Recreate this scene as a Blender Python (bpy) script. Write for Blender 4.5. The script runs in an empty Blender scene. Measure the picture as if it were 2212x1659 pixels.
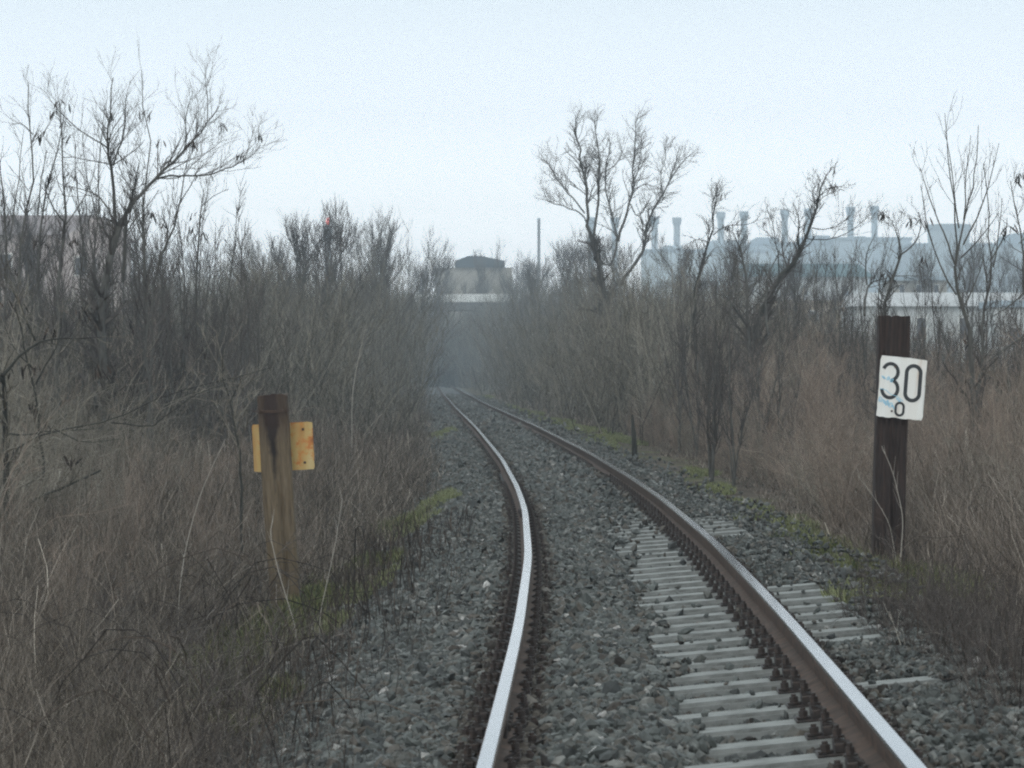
import bpy, bmesh, math, random
import numpy as np
from mathutils import Vector, Matrix

# ------------------------------------------------------------------ camera, world, sun, exposure
S = bpy.context.scene
COL = S.collection
CAMZ = 1.5
F = 6395.0            # focal length in pixels of a 2212 px wide picture
CX, HY = 1106.0, 801.0
rad = math.radians
DENOISE = True

cam_d = bpy.data.cameras.new('camera')
cam_d.sensor_width = 36.0
cam_d.lens = 36.0 * F / 2212.0
cam_d.clip_end = 6000.0
cam_d.clip_start = 0.1
cam_d.dof.use_dof = True
cam_d.dof.focus_distance = 26.0
cam_d.dof.aperture_fstop = 9.0
cam = bpy.data.objects.new('camera', cam_d)
COL.objects.link(cam)
cam.location = (0, 0, CAMZ)
cam.rotation_euler = (rad(90) - math.atan(28.5 / F), 0, 0)
S.camera = cam

S.view_settings.view_transform = 'Standard'
S.view_settings.look = 'None'
S.view_settings.exposure = 0.35
S.view_settings.gamma = 1.0
S.view_settings.use_curve_mapping = False
S.cycles.filter_width = 2.1
S.cycles.use_denoising = DENOISE
S.cycles.denoising_prefilter = 'NONE'
S.cycles.denoising_input_passes = 'RGB_ALBEDO_NORMAL'
S.cycles.max_bounces = 5
S.cycles.diffuse_bounces = 3
S.cycles.glossy_bounces = 2
S.cycles.volume_bounces = 0
S.cycles.volume_step_rate = 4.0

SUN_EL, SUN_ROT = rad(38), rad(200)
W = bpy.data.worlds.new('World')
S.world = W
W.use_nodes = True
nt = W.node_tree
nt.nodes.clear()
w_out = nt.nodes.new('ShaderNodeOutputWorld')
w_bg = nt.nodes.new('ShaderNodeBackground')
w_bg.inputs['Strength'].default_value = 0.1
w_sky = nt.nodes.new('ShaderNodeTexSky')
w_sky.sky_type = 'NISHITA'
w_sky.sun_disc = False
w_sky.sun_elevation = SUN_EL
w_sky.sun_rotation = SUN_ROT
w_tc = nt.nodes.new('ShaderNodeTexCoord')
w_sep = nt.nodes.new('ShaderNodeSeparateXYZ')
w_ramp = nt.nodes.new('ShaderNodeValToRGB')
w_mul = nt.nodes.new('ShaderNodeVectorMath'); w_mul.operation = 'SCALE'
w_mul.inputs['Scale'].default_value = 10.0
w_mix = nt.nodes.new('ShaderNodeMixRGB')
w_mix.inputs['Fac'].default_value = 0.93
el = w_ramp.color_ramp.elements
el[0].position = 0.0; el[0].color = (2.65, 2.68, 2.66, 1)
el[1].position = 1.0; el[1].color = (0.78, 0.86, 0.885, 1)
e = el.new(0.035); e.color = (2.2, 2.22, 2.24, 1)
e = el.new(0.055); e.color = (1.50, 1.55, 1.58, 1)
e = el.new(0.085); e.color = (1.06, 1.13, 1.19, 1)
e = el.new(0.126); e.color = (0.81, 0.905, 0.98, 1)
e = el.new(0.4); e.color = (0.72, 0.82, 0.845, 1)
nt.links.new(w_tc.outputs['Generated'], w_sep.inputs[0])
nt.links.new(w_sep.outputs['Z'], w_ramp.inputs[0])
nt.links.new(w_ramp.outputs['Color'], w_mul.inputs[0])
nt.links.new(w_sky.outputs['Color'], w_mix.inputs['Color1'])
nt.links.new(w_mul.outputs[0], w_mix.inputs['Color2'])
nt.links.new(w_mix.outputs['Color'], w_bg.inputs['Color'])
nt.links.new(w_bg.outputs[0], w_out.inputs['Surface'])

sun_d = bpy.data.lights.new('sun', 'SUN')
sun_d.energy = 0.5
sun_d.angle = rad(25)
sun_d.color = (1.0, 0.97, 0.93)
sun = bpy.data.objects.new('sun', sun_d)
COL.objects.link(sun)
sun.rotation_euler = (rad(90) - SUN_EL, 0, rad(180) - SUN_ROT)

# ------------------------------------------------------------------ helpers
rng = np.random.default_rng(11)
random.seed(5)

def P(x, y, d):
    return np.array([(x - CX) * d / F, d, CAMZ - (y - HY) * d / F])

def link(name, me, m=None, parent=None, loc=None):
    o = bpy.data.objects.new(name, me)
    COL.objects.link(o)
    if m is not None:
        for k in (m if isinstance(m, (list, tuple)) else [m]):
            me.materials.append(k)
    if parent is not None:
        o.parent = parent
    if loc is not None:
        o.location = loc
    return o

def tag(o, label=None, cat=None, group=None, kind=None):
    if label: o['label'] = label
    if cat: o['category'] = cat
    if group: o['group'] = group
    if kind: o['kind'] = kind
    return o

def empty(name, loc, label, cat, group=None, rz=0):
    o = bpy.data.objects.new(name, None)
    o.empty_display_size = 0.3
    COL.objects.link(o)
    o.location = [float(v) for v in loc]; o.rotation_euler = (0, 0, rz)
    return tag(o, label, cat, group)

def tri_mesh(name, v, f, smooth=False, mat_idx=None):
    v = np.ascontiguousarray(v, dtype=np.float32).reshape(-1, 3)
    f = np.ascontiguousarray(f, dtype=np.int32)
    n = f.shape[1]
    me = bpy.data.meshes.new(name)
    me.vertices.add(len(v)); me.vertices.foreach_set('co', v.ravel())
    me.loops.add(f.size); me.loops.foreach_set('vertex_index', f.ravel())
    me.polygons.add(len(f))
    me.polygons.foreach_set('loop_start', np.arange(0, f.size, n, dtype=np.int32))
    if mat_idx is not None:
        me.polygons.foreach_set('material_index', np.asarray(mat_idx, dtype=np.int32))
    me.update(calc_edges=True)
    me.polygons.foreach_set('use_smooth', np.full(len(f), bool(smooth)))
    return me

def norm(a):
    return a / np.maximum(np.linalg.norm(a, axis=-1, keepdims=True), 1e-9)

def tubes(Pt, R, sides=3):
    """Pt (N,K,3), R (N,K) -> verts, tris"""
    N, K, _ = Pt.shape
    T = np.empty_like(Pt)
    T[:, 1:-1] = Pt[:, 2:] - Pt[:, :-2]
    T[:, 0] = Pt[:, 1] - Pt[:, 0]; T[:, -1] = Pt[:, -1] - Pt[:, -2]
    T = norm(T)
    ref = np.zeros((N, 1, 3)); ref[:, 0, 0] = 1
    mean = norm(T.mean(1))
    ref[np.abs(mean[:, 0]) > 0.8] = (0, 0, 1)
    A = norm(np.cross(T, np.broadcast_to(ref, T.shape)))
    B = np.cross(T, A)
    an = np.arange(sides) * 2 * np.pi / sides
    V = Pt[:, :, None] + R[:, :, None, None] * (np.cos(an)[None, None, :, None] * A[:, :, None] + np.sin(an)[None, None, :, None] * B[:, :, None])
    base = (np.arange(N) * K * sides)[:, None, None]
    k = (np.arange(K - 1) * sides)[None, :, None]
    s = np.arange(sides)[None, None, :]
    s2 = (s + 1) % sides
    a = base + k + s; b = base + k + s2; c = a + sides; d = b + sides
    f = np.concatenate([np.stack([a, b, d], -1).reshape(-1, 3), np.stack([a, d, c], -1).reshape(-1, 3)])
    return V.reshape(-1, 3), f

def ribbons(Pt, Wd, ang):
    """flat blades: Pt (N,K,3), Wd (N,K), ang (N,) -> verts, tris"""
    N, K, _ = Pt.shape
    side = np.stack([np.cos(ang), np.sin(ang), np.zeros(N)], -1)[:, None, :]
    V = np.stack([Pt - side * Wd[..., None], Pt + side * Wd[..., None]], 2)
    base = (np.arange(N) * K * 2)[:, None]
    k = (np.arange(K - 1) * 2)[None, :]
    a = base + k
    f = np.concatenate([np.stack([a, a + 1, a + 3], -1).reshape(-1, 3), np.stack([a, a + 3, a + 2], -1).reshape(-1, 3)])
    return V.reshape(-1, 3), f

class Acc:
    def __init__(s): s.v = []; s.f = []; s.m = []; s.n = 0
    def add(s, v, f, mi=0):
        v = np.asarray(v, dtype=float).reshape(-1, 3); f = np.asarray(f)
        s.v.append(v); s.f.append(f + s.n); s.m.append(np.full(len(f), mi)); s.n += len(v)
        return s
    def mesh(s, name, smooth=False):
        return tri_mesh(name, np.concatenate(s.v), np.concatenate(s.f), smooth, np.concatenate(s.m))

def grow(Pp, Rp, n, t0, t1, ang, lmin, lmax, up, wob, K, rs, r_ratio=0.6, r_tip=0.35, rmin=0.001, lscale=None):
    """children of parent polylines -> (N*n,K,3),(N*n,K)"""
    N, Kp, _ = Pp.shape
    t = rs.uniform(t0, t1, (N, n)) * (Kp - 1)
    i = np.clip(t.astype(int), 0, Kp - 2); fr = (t - i)[..., None]
    idx = np.arange(N)[:, None]
    b = Pp[idx, i] * (1 - fr) + Pp[idx, i + 1] * fr
    r = Rp[idx, i] * (1 - fr[..., 0]) + Rp[idx, i + 1] * fr[..., 0]
    T = norm(Pp[idx, i + 1] - Pp[idx, i])
    ref = rs.normal(size=T.shape)
    side = norm(np.cross(T, ref))
    a = rs.uniform(ang[0], ang[1], (N, n))[..., None]
    D = norm(T * np.cos(a) + side * np.sin(a) + np.array([0, 0, up]))
    L = rs.uniform(lmin, lmax, (N, n))
    if lscale is not None: L = L * lscale[:, None]
    L = L * (1.15 - 0.6 * (t / (Kp - 1)))
    M = N * n
    b = b.reshape(M, 3); D = D.reshape(M, 3); L = L.reshape(M); r = r.reshape(M)
    Pc = np.empty((M, K, 3)); Pc[:, 0] = b
    for k in range(1, K):
        D = norm(D + rs.normal(size=D.shape) * wob + np.array([0, 0, up * 0.25]))
        Pc[:, k] = Pc[:, k - 1] + D * (L / (K - 1))[:, None]
    Rc = np.maximum(r * r_ratio, rmin)[:, None] * np.linspace(1, r_tip, K)[None]
    return Pc, Rc

# ------------------------------------------------------------------ materials
def new_mat(name):
    m = bpy.data.materials.new(name); m.use_nodes = True
    return m, m.node_tree.nodes, m.node_tree.links, m.node_tree.nodes['Principled BSDF']

def ramp(nodes, cols):
    r = nodes.new('ShaderNodeValToRGB')
    e = r.color_ramp.elements
    e[0].position = cols[0][0]; e[0].color = (*cols[0][1], 1)
    e[1].position = cols[-1][0]; e[1].color = (*cols[-1][1], 1)
    for p, c in cols[1:-1]:
        q = e.new(p); q.color = (*c, 1)
    return r

def mat_noise(name, cols, scale=5.0, rough=0.85, stretch=(1, 1, 1), bump=0.0, detail=6, metallic=0.0, coords='Object', spec=0.3):
    m, n, l, b = new_mat(name)
    tc = n.new('ShaderNodeTexCoord'); mp = n.new('ShaderNodeMapping')
    mp.inputs['Scale'].default_value = stretch
    l.new(tc.outputs[coords], mp.inputs[0])
    nz = n.new('ShaderNodeTexNoise'); nz.inputs['Scale'].default_value = scale; nz.inputs['Detail'].default_value = detail
    nz.inputs['Roughness'].default_value = 0.65
    l.new(mp.outputs[0], nz.inputs['Vector'])
    r = ramp(n, cols); l.new(nz.outputs['Fac'], r.inputs[0]); l.new(r.outputs[0], b.inputs['Base Color'])
    b.inputs['Roughness'].default_value = rough; b.inputs['Metallic'].default_value = metallic
    b.inputs['Specular IOR Level'].default_value = spec
    if bump:
        bp = n.new('ShaderNodeBump'); bp.inputs['Strength'].default_value = bump; bp.inputs['Distance'].default_value = 0.02
        l.new(nz.outputs['Fac'], bp.inputs['Height']); l.new(bp.outputs[0], b.inputs['Normal'])
    return m

def mat_island(name, cols, rough=0.85, spec=0.2, fine=0.0, fine_scale=30.0, obj_var=0.0):
    """one colour per stem / stone (random per island), optional fine mottling"""
    m, n, l, b = new_mat(name)
    g = n.new('ShaderNodeNewGeometry')
    r = ramp(n, cols)
    src = g.outputs['Random Per Island']
    if obj_var:
        oi = n.new('ShaderNodeObjectInfo')
        ma = n.new('ShaderNodeMath'); ma.operation = 'MULTIPLY_ADD'
        l.new(oi.outputs['Random'], ma.inputs[0]); ma.inputs[1].default_value = obj_var
        l.new(src, ma.inputs[2])
        mb = n.new('ShaderNodeMath'); mb.operation = 'MULTIPLY'; mb.inputs[1].default_value = 1.0 / (1.0 + obj_var)
        l.new(ma.outputs[0], mb.inputs[0]); src = mb.outputs[0]
    l.new(src, r.inputs[0])
    out = r.outputs[0]
    if fine:
        tc = n.new('ShaderNodeTexCoord'); nz = n.new('ShaderNodeTexNoise')
        nz.inputs['Scale'].default_value = fine_scale; nz.inputs['Detail'].default_value = 5
        l.new(tc.outputs['Object'], nz.inputs['Vector'])
        mr = n.new('ShaderNodeMapRange'); mr.inputs['From Min'].default_value = 0.3; mr.inputs['From Max'].default_value = 0.7
        mr.inputs['To Min'].default_value = 1 - fine; mr.inputs['To Max'].default_value = 1 + fine
        l.new(nz.outputs['Fac'], mr.inputs[0])
        vm = n.new('ShaderNodeVectorMath'); vm.operation = 'SCALE'
        l.new(out, vm.inputs[0]); l.new(mr.outputs[0], vm.inputs['Scale']); out = vm.outputs[0]
    l.new(out, b.inputs['Base Color'])
    b.inputs['Roughness'].default_value = rough
    b.inputs['Specular IOR Level'].default_value = spec
    return m

M = {}
M['stone'] = mat_island('ballast_stone', [(0, (.022, .024, .023)), (.22, (.048, .050, .046)), (.43, (.074, .081, .075)), (.62, (.082, .068, .055)), (.74, (.080, .087, .080)), (.9, (.118, .122, .113)), (.985, (.17, .165, .15)), (1, (.34, .32, .30))], rough=.6, spec=.4, fine=.35)
M['stone_rust'] = mat_island('rust_stained_stone', [(0, (.018, .015, .013)), (.5, (.055, .047, .040)), (.85, (.095, .082, .068)), (1, (.15, .14, .125))], rough=.75, fine=.35)
M['bed'] = mat_noise('ballast_bed', [(.3, (.03, .032, .034)), (.5, (.075, .08, .08)), (.7, (.15, .155, .15))], scale=22, bump=.9)
M['sleeper'] = mat_noise('weathered_concrete', [(.25, (.10, .10, .092)), (.48, (.225, .23, .22)), (.75, (.33, .335, .32))], scale=7, bump=.25, stretch=(1, 3, 1))
M['rust'] = mat_noise('rusted_steel', [(.25, (.032, .022, .018)), (.5, (.075, .049, .037)), (.75, (.14, .085, .058))], scale=11, bump=.15, rough=.8)
M['railtop'] = mat_noise('worn_rail_steel', [(.3, (.32, .325, .34)), (.7, (.42, .422, .43))], scale=5, rough=.11, metallic=.9, stretch=(1, .2, 1))
M['fast'] = mat_noise('oily_steel', [(.3, (.018, .015, .014)), (.55, (.045, .034, .03)), (.8, (.09, .06, .045))], scale=30, rough=.6)
M['darkwood'] = mat_noise('creosoted_wood', [(.25, (.010, .007, .006)), (.5, (.030, .019, .016)), (.8, (.075, .045, .035))], scale=7, stretch=(6, 6, .5), bump=.8, rough=.75)
M['weed'] = mat_island('dead_weed_stalk', [(0, (.027, .0225, .018)), (.4, (.103, .0855, .0695)), (.75, (.176, .147, .120)), (.95, (.262, .222, .186)), (1, (.45, .40, .335))], fine=.45, fine_scale=1.6)
M['weed_r'] = mat_island('reddish_weed_stalk', [(0, (.033, .027, .022)), (.4, (.138, .111, .091)), (.75, (.222, .182, .151)), (.95, (.32, .268, .226)), (1, (.48, .43, .365))], fine=.4, fine_scale=1.6)
M['weed_s'] = mat_island('dry_bush_twig', [(0, (.022, .018, .017)), (.45, (.075, .062, .055)), (.8, (.15, .128, .115)), (1, (.36, .33, .29))], obj_var=.4)
M['darkweed'] = mat_island('dark_weed_stalk', [(0, (.015, .012, .011)), (.7, (.05, .04, .034)), (1, (.12, .09, .07))])
M['shrub_g'] = mat_island('grey_shrub_bark', [(0, (.042, .038, .031)), (.4, (.15, .133, .106)), (.8, (.27, .24, .196)), (1, (.42, .39, .34))], obj_var=.5)
M['shrub_r'] = mat_island('reddish_shrub_bark', [(0, (.05, .038, .030)), (.4, (.205, .158, .126)), (.8, (.325, .258, .208)), (1, (.46, .40, .335))], obj_var=.5)
M['bark'] = mat_noise('grey_bark', [(.25, (.035, .032, .028)), (.5, (.085, .08, .072)), (.8, (.15, .145, .13))], scale=12, stretch=(1, 1, .3), bump=.5)
M['bark_dark'] = mat_noise('dark_bark', [(.25, (.014, .013, .011)), (.5, (.035, .034, .028)), (.8, (.07, .068, .055))], scale=12, stretch=(1, 1, .3), bump=.5)
M['twig'] = mat_island('twig_bark', [(0, (.04, .035, .033)), (1, (.12, .105, .095))], obj_var=.4)
M['dead_leaf'] = mat_island('withered_leaf', [(0, (.012, .010, .009)), (.7, (.04, .030, .025)), (1, (.09, .065, .05))])
M['far_twig'] = mat_island('far_thicket', [(0, (.034, .031, .025)), (.6, (.125, .112, .089)), (1, (.26, .235, .19))])
M['moss'] = mat_island('moss', [(0, (.09, .105, .045)), (.5, (.175, .19, .092)), (1, (.29, .29, .16))])
M['green'] = mat_island('green_grass', [(0, (.035, .055, .018)), (.5, (.10, .115, .042)), (1, (.22, .20, .095))])

def ground_mat():
    m, n, l, b = new_mat('leaf_litter_soil')
    tc = n.new('ShaderNodeTexCoord')
    a = n.new('ShaderNodeTexNoise'); a.inputs['Scale'].default_value = 3.0; a.inputs['Detail'].default_value = 10
    c = n.new('ShaderNodeTexNoise'); c.inputs['Scale'].default_value = .35; c.inputs['Detail'].default_value = 5
    l.new(tc.outputs['Object'], a.inputs[0]); l.new(tc.outputs['Object'], c.inputs[0])
    r1 = ramp(n, [(.3, (.03, .024, .02)), (.5, (.075, .06, .047)), (.72, (.13, .105, .082))])
    r2 = ramp(n, [(.35, (.05, .06, .022)), (.7, (.11, .115, .045))])
    l.new(a.outputs['Fac'], r1.inputs[0]); l.new(a.outputs['Fac'], r2.inputs[0])
    mr = n.new('ShaderNodeMapRange'); mr.inputs['From Min'].default_value = .5; mr.inputs['From Max'].default_value = .62
    l.new(c.outputs['Fac'], mr.inputs[0])
    mx = n.new('ShaderNodeMixRGB'); l.new(mr.outputs[0], mx.inputs[0]); l.new(r1.outputs[0], mx.inputs[1]); l.new(r2.outputs[0], mx.inputs[2])
    l.new(mx.outputs[0], b.inputs['Base Color']); b.inputs['Roughness'].default_value = .95
    b.inputs['Specular IOR Level'].default_value = .1
    bp = n.new('ShaderNodeBump'); bp.inputs['Strength'].default_value = .8; bp.inputs['Distance'].default_value = .05
    l.new(a.outputs['Fac'], bp.inputs['Height']); l.new(bp.outputs[0], b.inputs['Normal'])
    return m
M['ground'] = ground_mat()

# ------------------------------------------------------------------ track alignment
_ty = np.array([-40, -20, 0, 11.15, 13.7, 17.4, 24, 32, 38.4, 50.6, 64, 80.4, 121, 195, 300, 345, 380, 420, 480])
_tx = np.array([-2.3, -1.1, -.40, -.106, -.045, .04, .135, .14, .066, -.17, -.54, -1.0, -2.3, -4.5, -7.6, -8.8, -9.2, -9.0, -7.0])
_fy = np.arange(-40, 480, 0.5)
_fx = np.interp(_fy, _ty, _tx)
def _smooth(a, w):
    k = np.hanning(w); k /= k.sum()
    p = np.pad(a, w // 2, mode='reflect', reflect_type='odd')
    return np.convolve(p, k, 'valid')[:len(a)]
_sm_n = _smooth(_fx, 13); _sm_f = _smooth(_fx, 61)
_bl = np.clip((_fy - 40) / 40, 0, 1)
_fx = _sm_n * (1 - _bl) + _sm_f * _bl
def XL(Y): return np.interp(Y, _fy, _fx)
def SL(Y): return (XL(np.asarray(Y) + .5) - XL(np.asarray(Y) - .5))
def cant(Y): return np.interp(Y, [0, 10, 18, 30, 50, 80, 130, 200], [.175, .165, .135, .115, .105, .085, .035, 0])
def VZ(Y):
    return np.interp(Y, [-50, 300, 330, 360, 400, 480], [0, 0, -.15, -1.2, -2.2, -2.6])
def zs_of(u, Y):        # plane of the sleeper tops
    return -.17 + cant(Y) * np.clip(u, -.6, 2.1) / 1.5 + VZ(Y)

def lump(X, Y):
    return (np.sin(X * 1.3 + 1.7 * np.sin(Y * .31)) * np.sin(Y * .9 + .6 * X) * .5 + np.sin(X * .41 - Y * .23) * .5)

def ground_z(X, Y):
    X = np.asarray(X, float); Y = np.asarray(Y, float)
    u = X - XL(Y)
    off = np.interp(u, [-200, -40, -8, -3, -2.2, -1.6, -1.0, -.6, 1.6, 2.2, 2.7, 3.4, 6, 12, 40, 200],
                    [-.6, -.5, -.6, -.5, -.42, -.34, -.22, -.2, -.2, -.16, -.12, -.14, -.25, -.5, -.8, -.8])
    amp = np.clip(np.maximum(-u - 1.2, u - 2.6), 0, 4) * .03
    return zs_of(u, Y) + off + lump(X, Y) * amp

# ground sheet
ys = np.concatenate([np.arange(-60, 8, 6), np.arange(8, 60, .5), np.arange(60, 160, 2), np.arange(160, 500, 8), np.arange(500, 1480, 40), [1480]])
us = np.concatenate([[-640, -300, -120, -60, -30, -16, -10], np.arange(-7, 8, .25), [9, 11, 14, 20, 32, 60, 120, 300, 640]])
U, YY = np.meshgrid(us, ys)
XX = XL(YY) * np.clip(1 - np.abs(U) / 300, 0, 1) + U
ZZ = ground_z(XX, YY)
nv = len(us)
i, j = np.meshgrid(np.arange(len(ys) - 1), np.arange(nv - 1), indexing='ij')
q = np.stack([i * nv + j, i * nv + j + 1, (i + 1) * nv + j + 1, (i + 1) * nv + j], -1).reshape(-1, 4)
o = link('ground', tri_mesh('ground', np.stack([XX, YY, ZZ], -1), q, True), M['ground'])
tag(o, 'brown leaf-littered ground sloping away from both sides of the track', 'ground', kind='structure')

# ------------------------------------------------------------------ ballast
def bal_off(u):
    return np.interp(u, [-1.9, -1.5, -1.0, -.75, -.28, -.16, .16, .24, .72, .86, 1.36, 1.64, 1.8, 2.05, 2.3, 2.75],
                     [-.50, -.34, -.10, -.01, .012, .0, .0, .025, .025, -.05, -.06, -.06, -.055, -.05, -.07, -.24])
bu = np.array([-1.9, -1.5, -1.25, -1, -.85, -.7, -.5, -.28, -.16, 0, .16, .24, .5, .72, .86, 1.1, 1.36, 1.5, 1.64, 1.8, 2.05, 2.3, 2.5, 2.75])
by = np.concatenate([np.arange(-10, 60, 1.0), np.arange(60, 440, 4)])
U, YY = np.meshgrid(bu, by)
Z = zs_of(U, YY) + bal_off(U) - .012
nv = len(bu)
i, j = np.meshgrid(np.arange(len(by) - 1), np.arange(nv - 1), indexing='ij')
q = np.stack([i * nv + j, i * nv + j + 1, (i + 1) * nv + j + 1, (i + 1) * nv + j], -1).reshape(-1, 4)
A = Acc()
qv = np.stack([XL(YY) + U, YY, Z], -1).reshape(-1, 3)
A.add(qv, np.concatenate([q[:, [0, 1, 2]], q[:, [0, 2, 3]]]), 1)

bm = bmesh.new(); bmesh.ops.create_icosphere(bm, subdivisions=1, radius=1)
ico_v = np.array([v.co[:] for v in bm.verts]); ico_f = np.array([[v.index for v in f.verts] for f in bm.faces]); bm.free()
oct_v = np.array([[1, 0, 0], [-1, 0, 0], [0, 1, 0], [0, -1, 0], [0, 0, 1], [0, 0, -1]], float)
oct_f = np.array([[0, 2, 4], [2, 1, 4], [1, 3, 4], [3, 0, 4], [2, 0, 5], [1, 2, 5], [3, 1, 5], [0, 3, 5]])
def rand_rot(n, rs, flat=1.0):
    q = rs.normal(size=(n, 4)); q[:, 1:3] *= flat
    q /= np.linalg.norm(q, axis=1, keepdims=True)
    w, x, y, z = q.T
    return np.stack([1 - 2 * (y * y + z * z), 2 * (x * y - z * w), 2 * (x * z + y * w), 2 * (x * y + z * w), 1 - 2 * (x * x + z * z), 2 * (y * z - x * w),
                     2 * (x * z - y * w), 2 * (y * z + x * w), 1 - 2 * (x * x + y * y)], -1).reshape(n, 3, 3)
def stones(acc, pos, size, bv, bf, rs, mi=0):
    n = len(pos)
    v = bv[None] * (1 + rs.uniform(-.32, .28, (n, len(bv), 1)))
    v = v * np.stack([rs.uniform(.8, 1.35, n), rs.uniform(.65, 1.1, n), rs.uniform(.4, .8, n)], -1)[:, None]
    v = np.einsum('nij,nkj->nki', rand_rot(n, rs, .75), v) * size[:, None, None] + pos[:, None]
    f = bf[None] + (np.arange(n) * len(bv))[:, None, None]
    acc.add(v.reshape(-1, 3), f.reshape(-1, 3), mi)

def ground_hit(x, y):
    d = 25.0
    for _ in range(60):
        X = (x - CX) * d / F
        u = X - float(XL(d))
        z = float(ground_z(X, d))
        if -1.8 < u < 2.7: z = max(z, float(zs_of(u, d) + bal_off(u)))
        d = .5 * d + .5 * np.clip((CAMZ - z) * F / (y - HY), 8, 400)
    return (x - CX) * d / F, d
MOSS = [(1050, 858, .45, 9), (1095, 880, .4, 8), (1140, 893, .5, 7), (1200, 912, .55, 5), (1265, 930, .6, 4.5), (1330, 950, .55, 4), (1300, 965, .4, 2.5), (1510, 1025, .22, 1.4), (1600, 1100, .3, 1.0), (1650, 1125, .22, .9), (1690, 1150, .34, 1.1), (1750, 1172, .36, .9), (1810, 1192, .34, .8), (1865, 1212, .28, .6),
           (1900, 1310, .25, .5), (1960, 1335, .2, .4), (1790, 1232, .2, .6), (1835, 1258, .22, .5), (1545, 1060, .25, 1.2), (1870, 1292, .22, .5), (1830, 1305, .15, .35), (2020, 1245, .22, .4), (2080, 1268, .25, .4), (990, 932, .35, 4), (955, 940, .35, 4), (1010, 925, .2, 4), (940, 1090, .3, 1.6), (905, 1120, .25, 1.3), (960, 1080, .15, 1.2),
           (690, 1358, .24, .7), (650, 1380, .2, .5), (760, 1300, .26, .7), (810, 1265, .24, .7), (720, 1250, .25, .8), (650, 1290, .25, .6), (880, 1150, .3, 1.4)]
MOSS_W = [(*ground_hit(x, y), rx, ry) for x, y, rx, ry in MOSS]
SLEEP0, SLEEP_D = 11.19 - 0.6 * 4, 0.6
def place_stones(y0, y1, dens, smin, smax, bv, bf):
    n = int((y1 - y0) * 4.5 * dens * 1.12)
    Y = rng.uniform(y0, y1, n); u = rng.uniform(-1.75, 2.75, n)
    sz = rng.uniform(smin, smax, n) * rng.choice([.55, .75, 1, 1, 1.15, 1.45], n)
    sz = sz * np.where(u > 1.6, .74, 1)
    # keep rails clear
    du = np.minimum(np.abs(u), np.abs(u - 1.5))
    keep = du > .085 + sz * .8
    # keep the bared half of the sleepers mostly clear
    ph = ((Y - SLEEP0 + .3) % SLEEP_D) - .3
    edge = .80 + .13 * np.sin(Y * 2.1) + .07 * np.sin(Y * 5.3)
    cov = np.interp(Y, [20, 28, 33, 40, 48, 54, 62, 70, 400], [1, 1, .75, .15, .1, .7, .7, 0, 0])
    bare_in = (u > edge) & (u < 1.42)
    patch = np.where(((Y > 16.2) & (Y < 20.9)) | ((Y > 27.4) & (Y < 30.6)), 1.0, np.sin(Y * 1.9) - .75)
    bare_out = (u > 1.6) & (u < 2.09 + .06 * np.sin(Y * 3)) & (patch > .1) & (Y > 13.9)
    on_sl = np.abs(ph) < .105 + sz * .45
    r = rng.random(n)
    keep &= ~(bare_in & on_sl & (r < .985 * cov))
    keep &= ~(bare_out & on_sl & (r < .97 * cov))
    keep &= ~((Y > 34) & (u > 1.95 + .2 * np.sin(Y * .9)) & (r < .85))
    X_ = XL(Y) + u
    for gx, gy, rx, ry in MOSS_W:
        keep &= ~((((X_ - gx - SL(gy) * (Y - gy)) / rx) ** 2 + ((Y - gy) / ry) ** 2 < .9) & (r < .8))
    patch_k = patch[keep]
    u, Y, sz, on_sl, bare_in, bare_out = u[keep], Y[keep], sz[keep], on_sl[keep], bare_in[keep], bare_out[keep]
    off = bal_off(u)
    z = zs_of(u, Y) + off + rng.uniform(-.35, .55, len(u)) * sz
    deep = (bare_in[:]) & ~on_sl
    z[deep] -= .012
    on_top = on_sl & (u > .6) & (off < -.02)
    z[on_top] = zs_of(u[on_top], Y[on_top]) + sz[on_top] * .45
    z = z + np.where((u > 1.62) & (u < 2.35) & ~(patch_k > .1), np.where(on_sl, .004, .05) * rng.uniform(.6, 1.2, len(u)), 0)
    # sink into the ground where the shoulder dies out
    out = (u < -1.2) | (u > 2.4)
    k2 = ~(out & (rng.random(len(u)) < .6))
    X = XL(Y) + u
    gz = ground_z(X, Y)
    z = np.where(out, np.maximum(z, gz + .01), z)
    return np.stack([X, Y, z], -1)[k2], sz[k2]
def stained(A, p, s, bv, bf):
    u = p[:, 0] - XL(p[:, 1]); du = np.minimum(np.abs(u), np.abs(u - 1.5))
    st = rng.random(len(p)) < np.clip(1.15 - (du - .12) / .13, .06, 1)
    stones(A, p[~st], s[~st], bv, bf, rng, 0); stones(A, p[st], s[st], bv, bf, rng, 2)
p, s = place_stones(9.2, 19, 1650, .014, .033, ico_v, ico_f); stained(A, p, s, ico_v, ico_f)
p, s = place_stones(19, 36, 950, .020, .038, ico_v, ico_f); stained(A, p, s, oct_v, oct_f)
p, s = place_stones(36, 75, 430, .03, .052, oct_v, oct_f); stained(A, p, s, oct_v, oct_f)
p, s = place_stones(75, 200, 90, .05, .085, oct_v, oct_f); stained(A, p, s, oct_v, oct_f)
o = link('ballast', A.mesh('ballast'), [M['stone'], M['bed'], M['stone_rust']])
tag(o, 'grey crushed stone ballast heaped around the rails and sleepers', 'ballast', kind='stuff')

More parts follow.
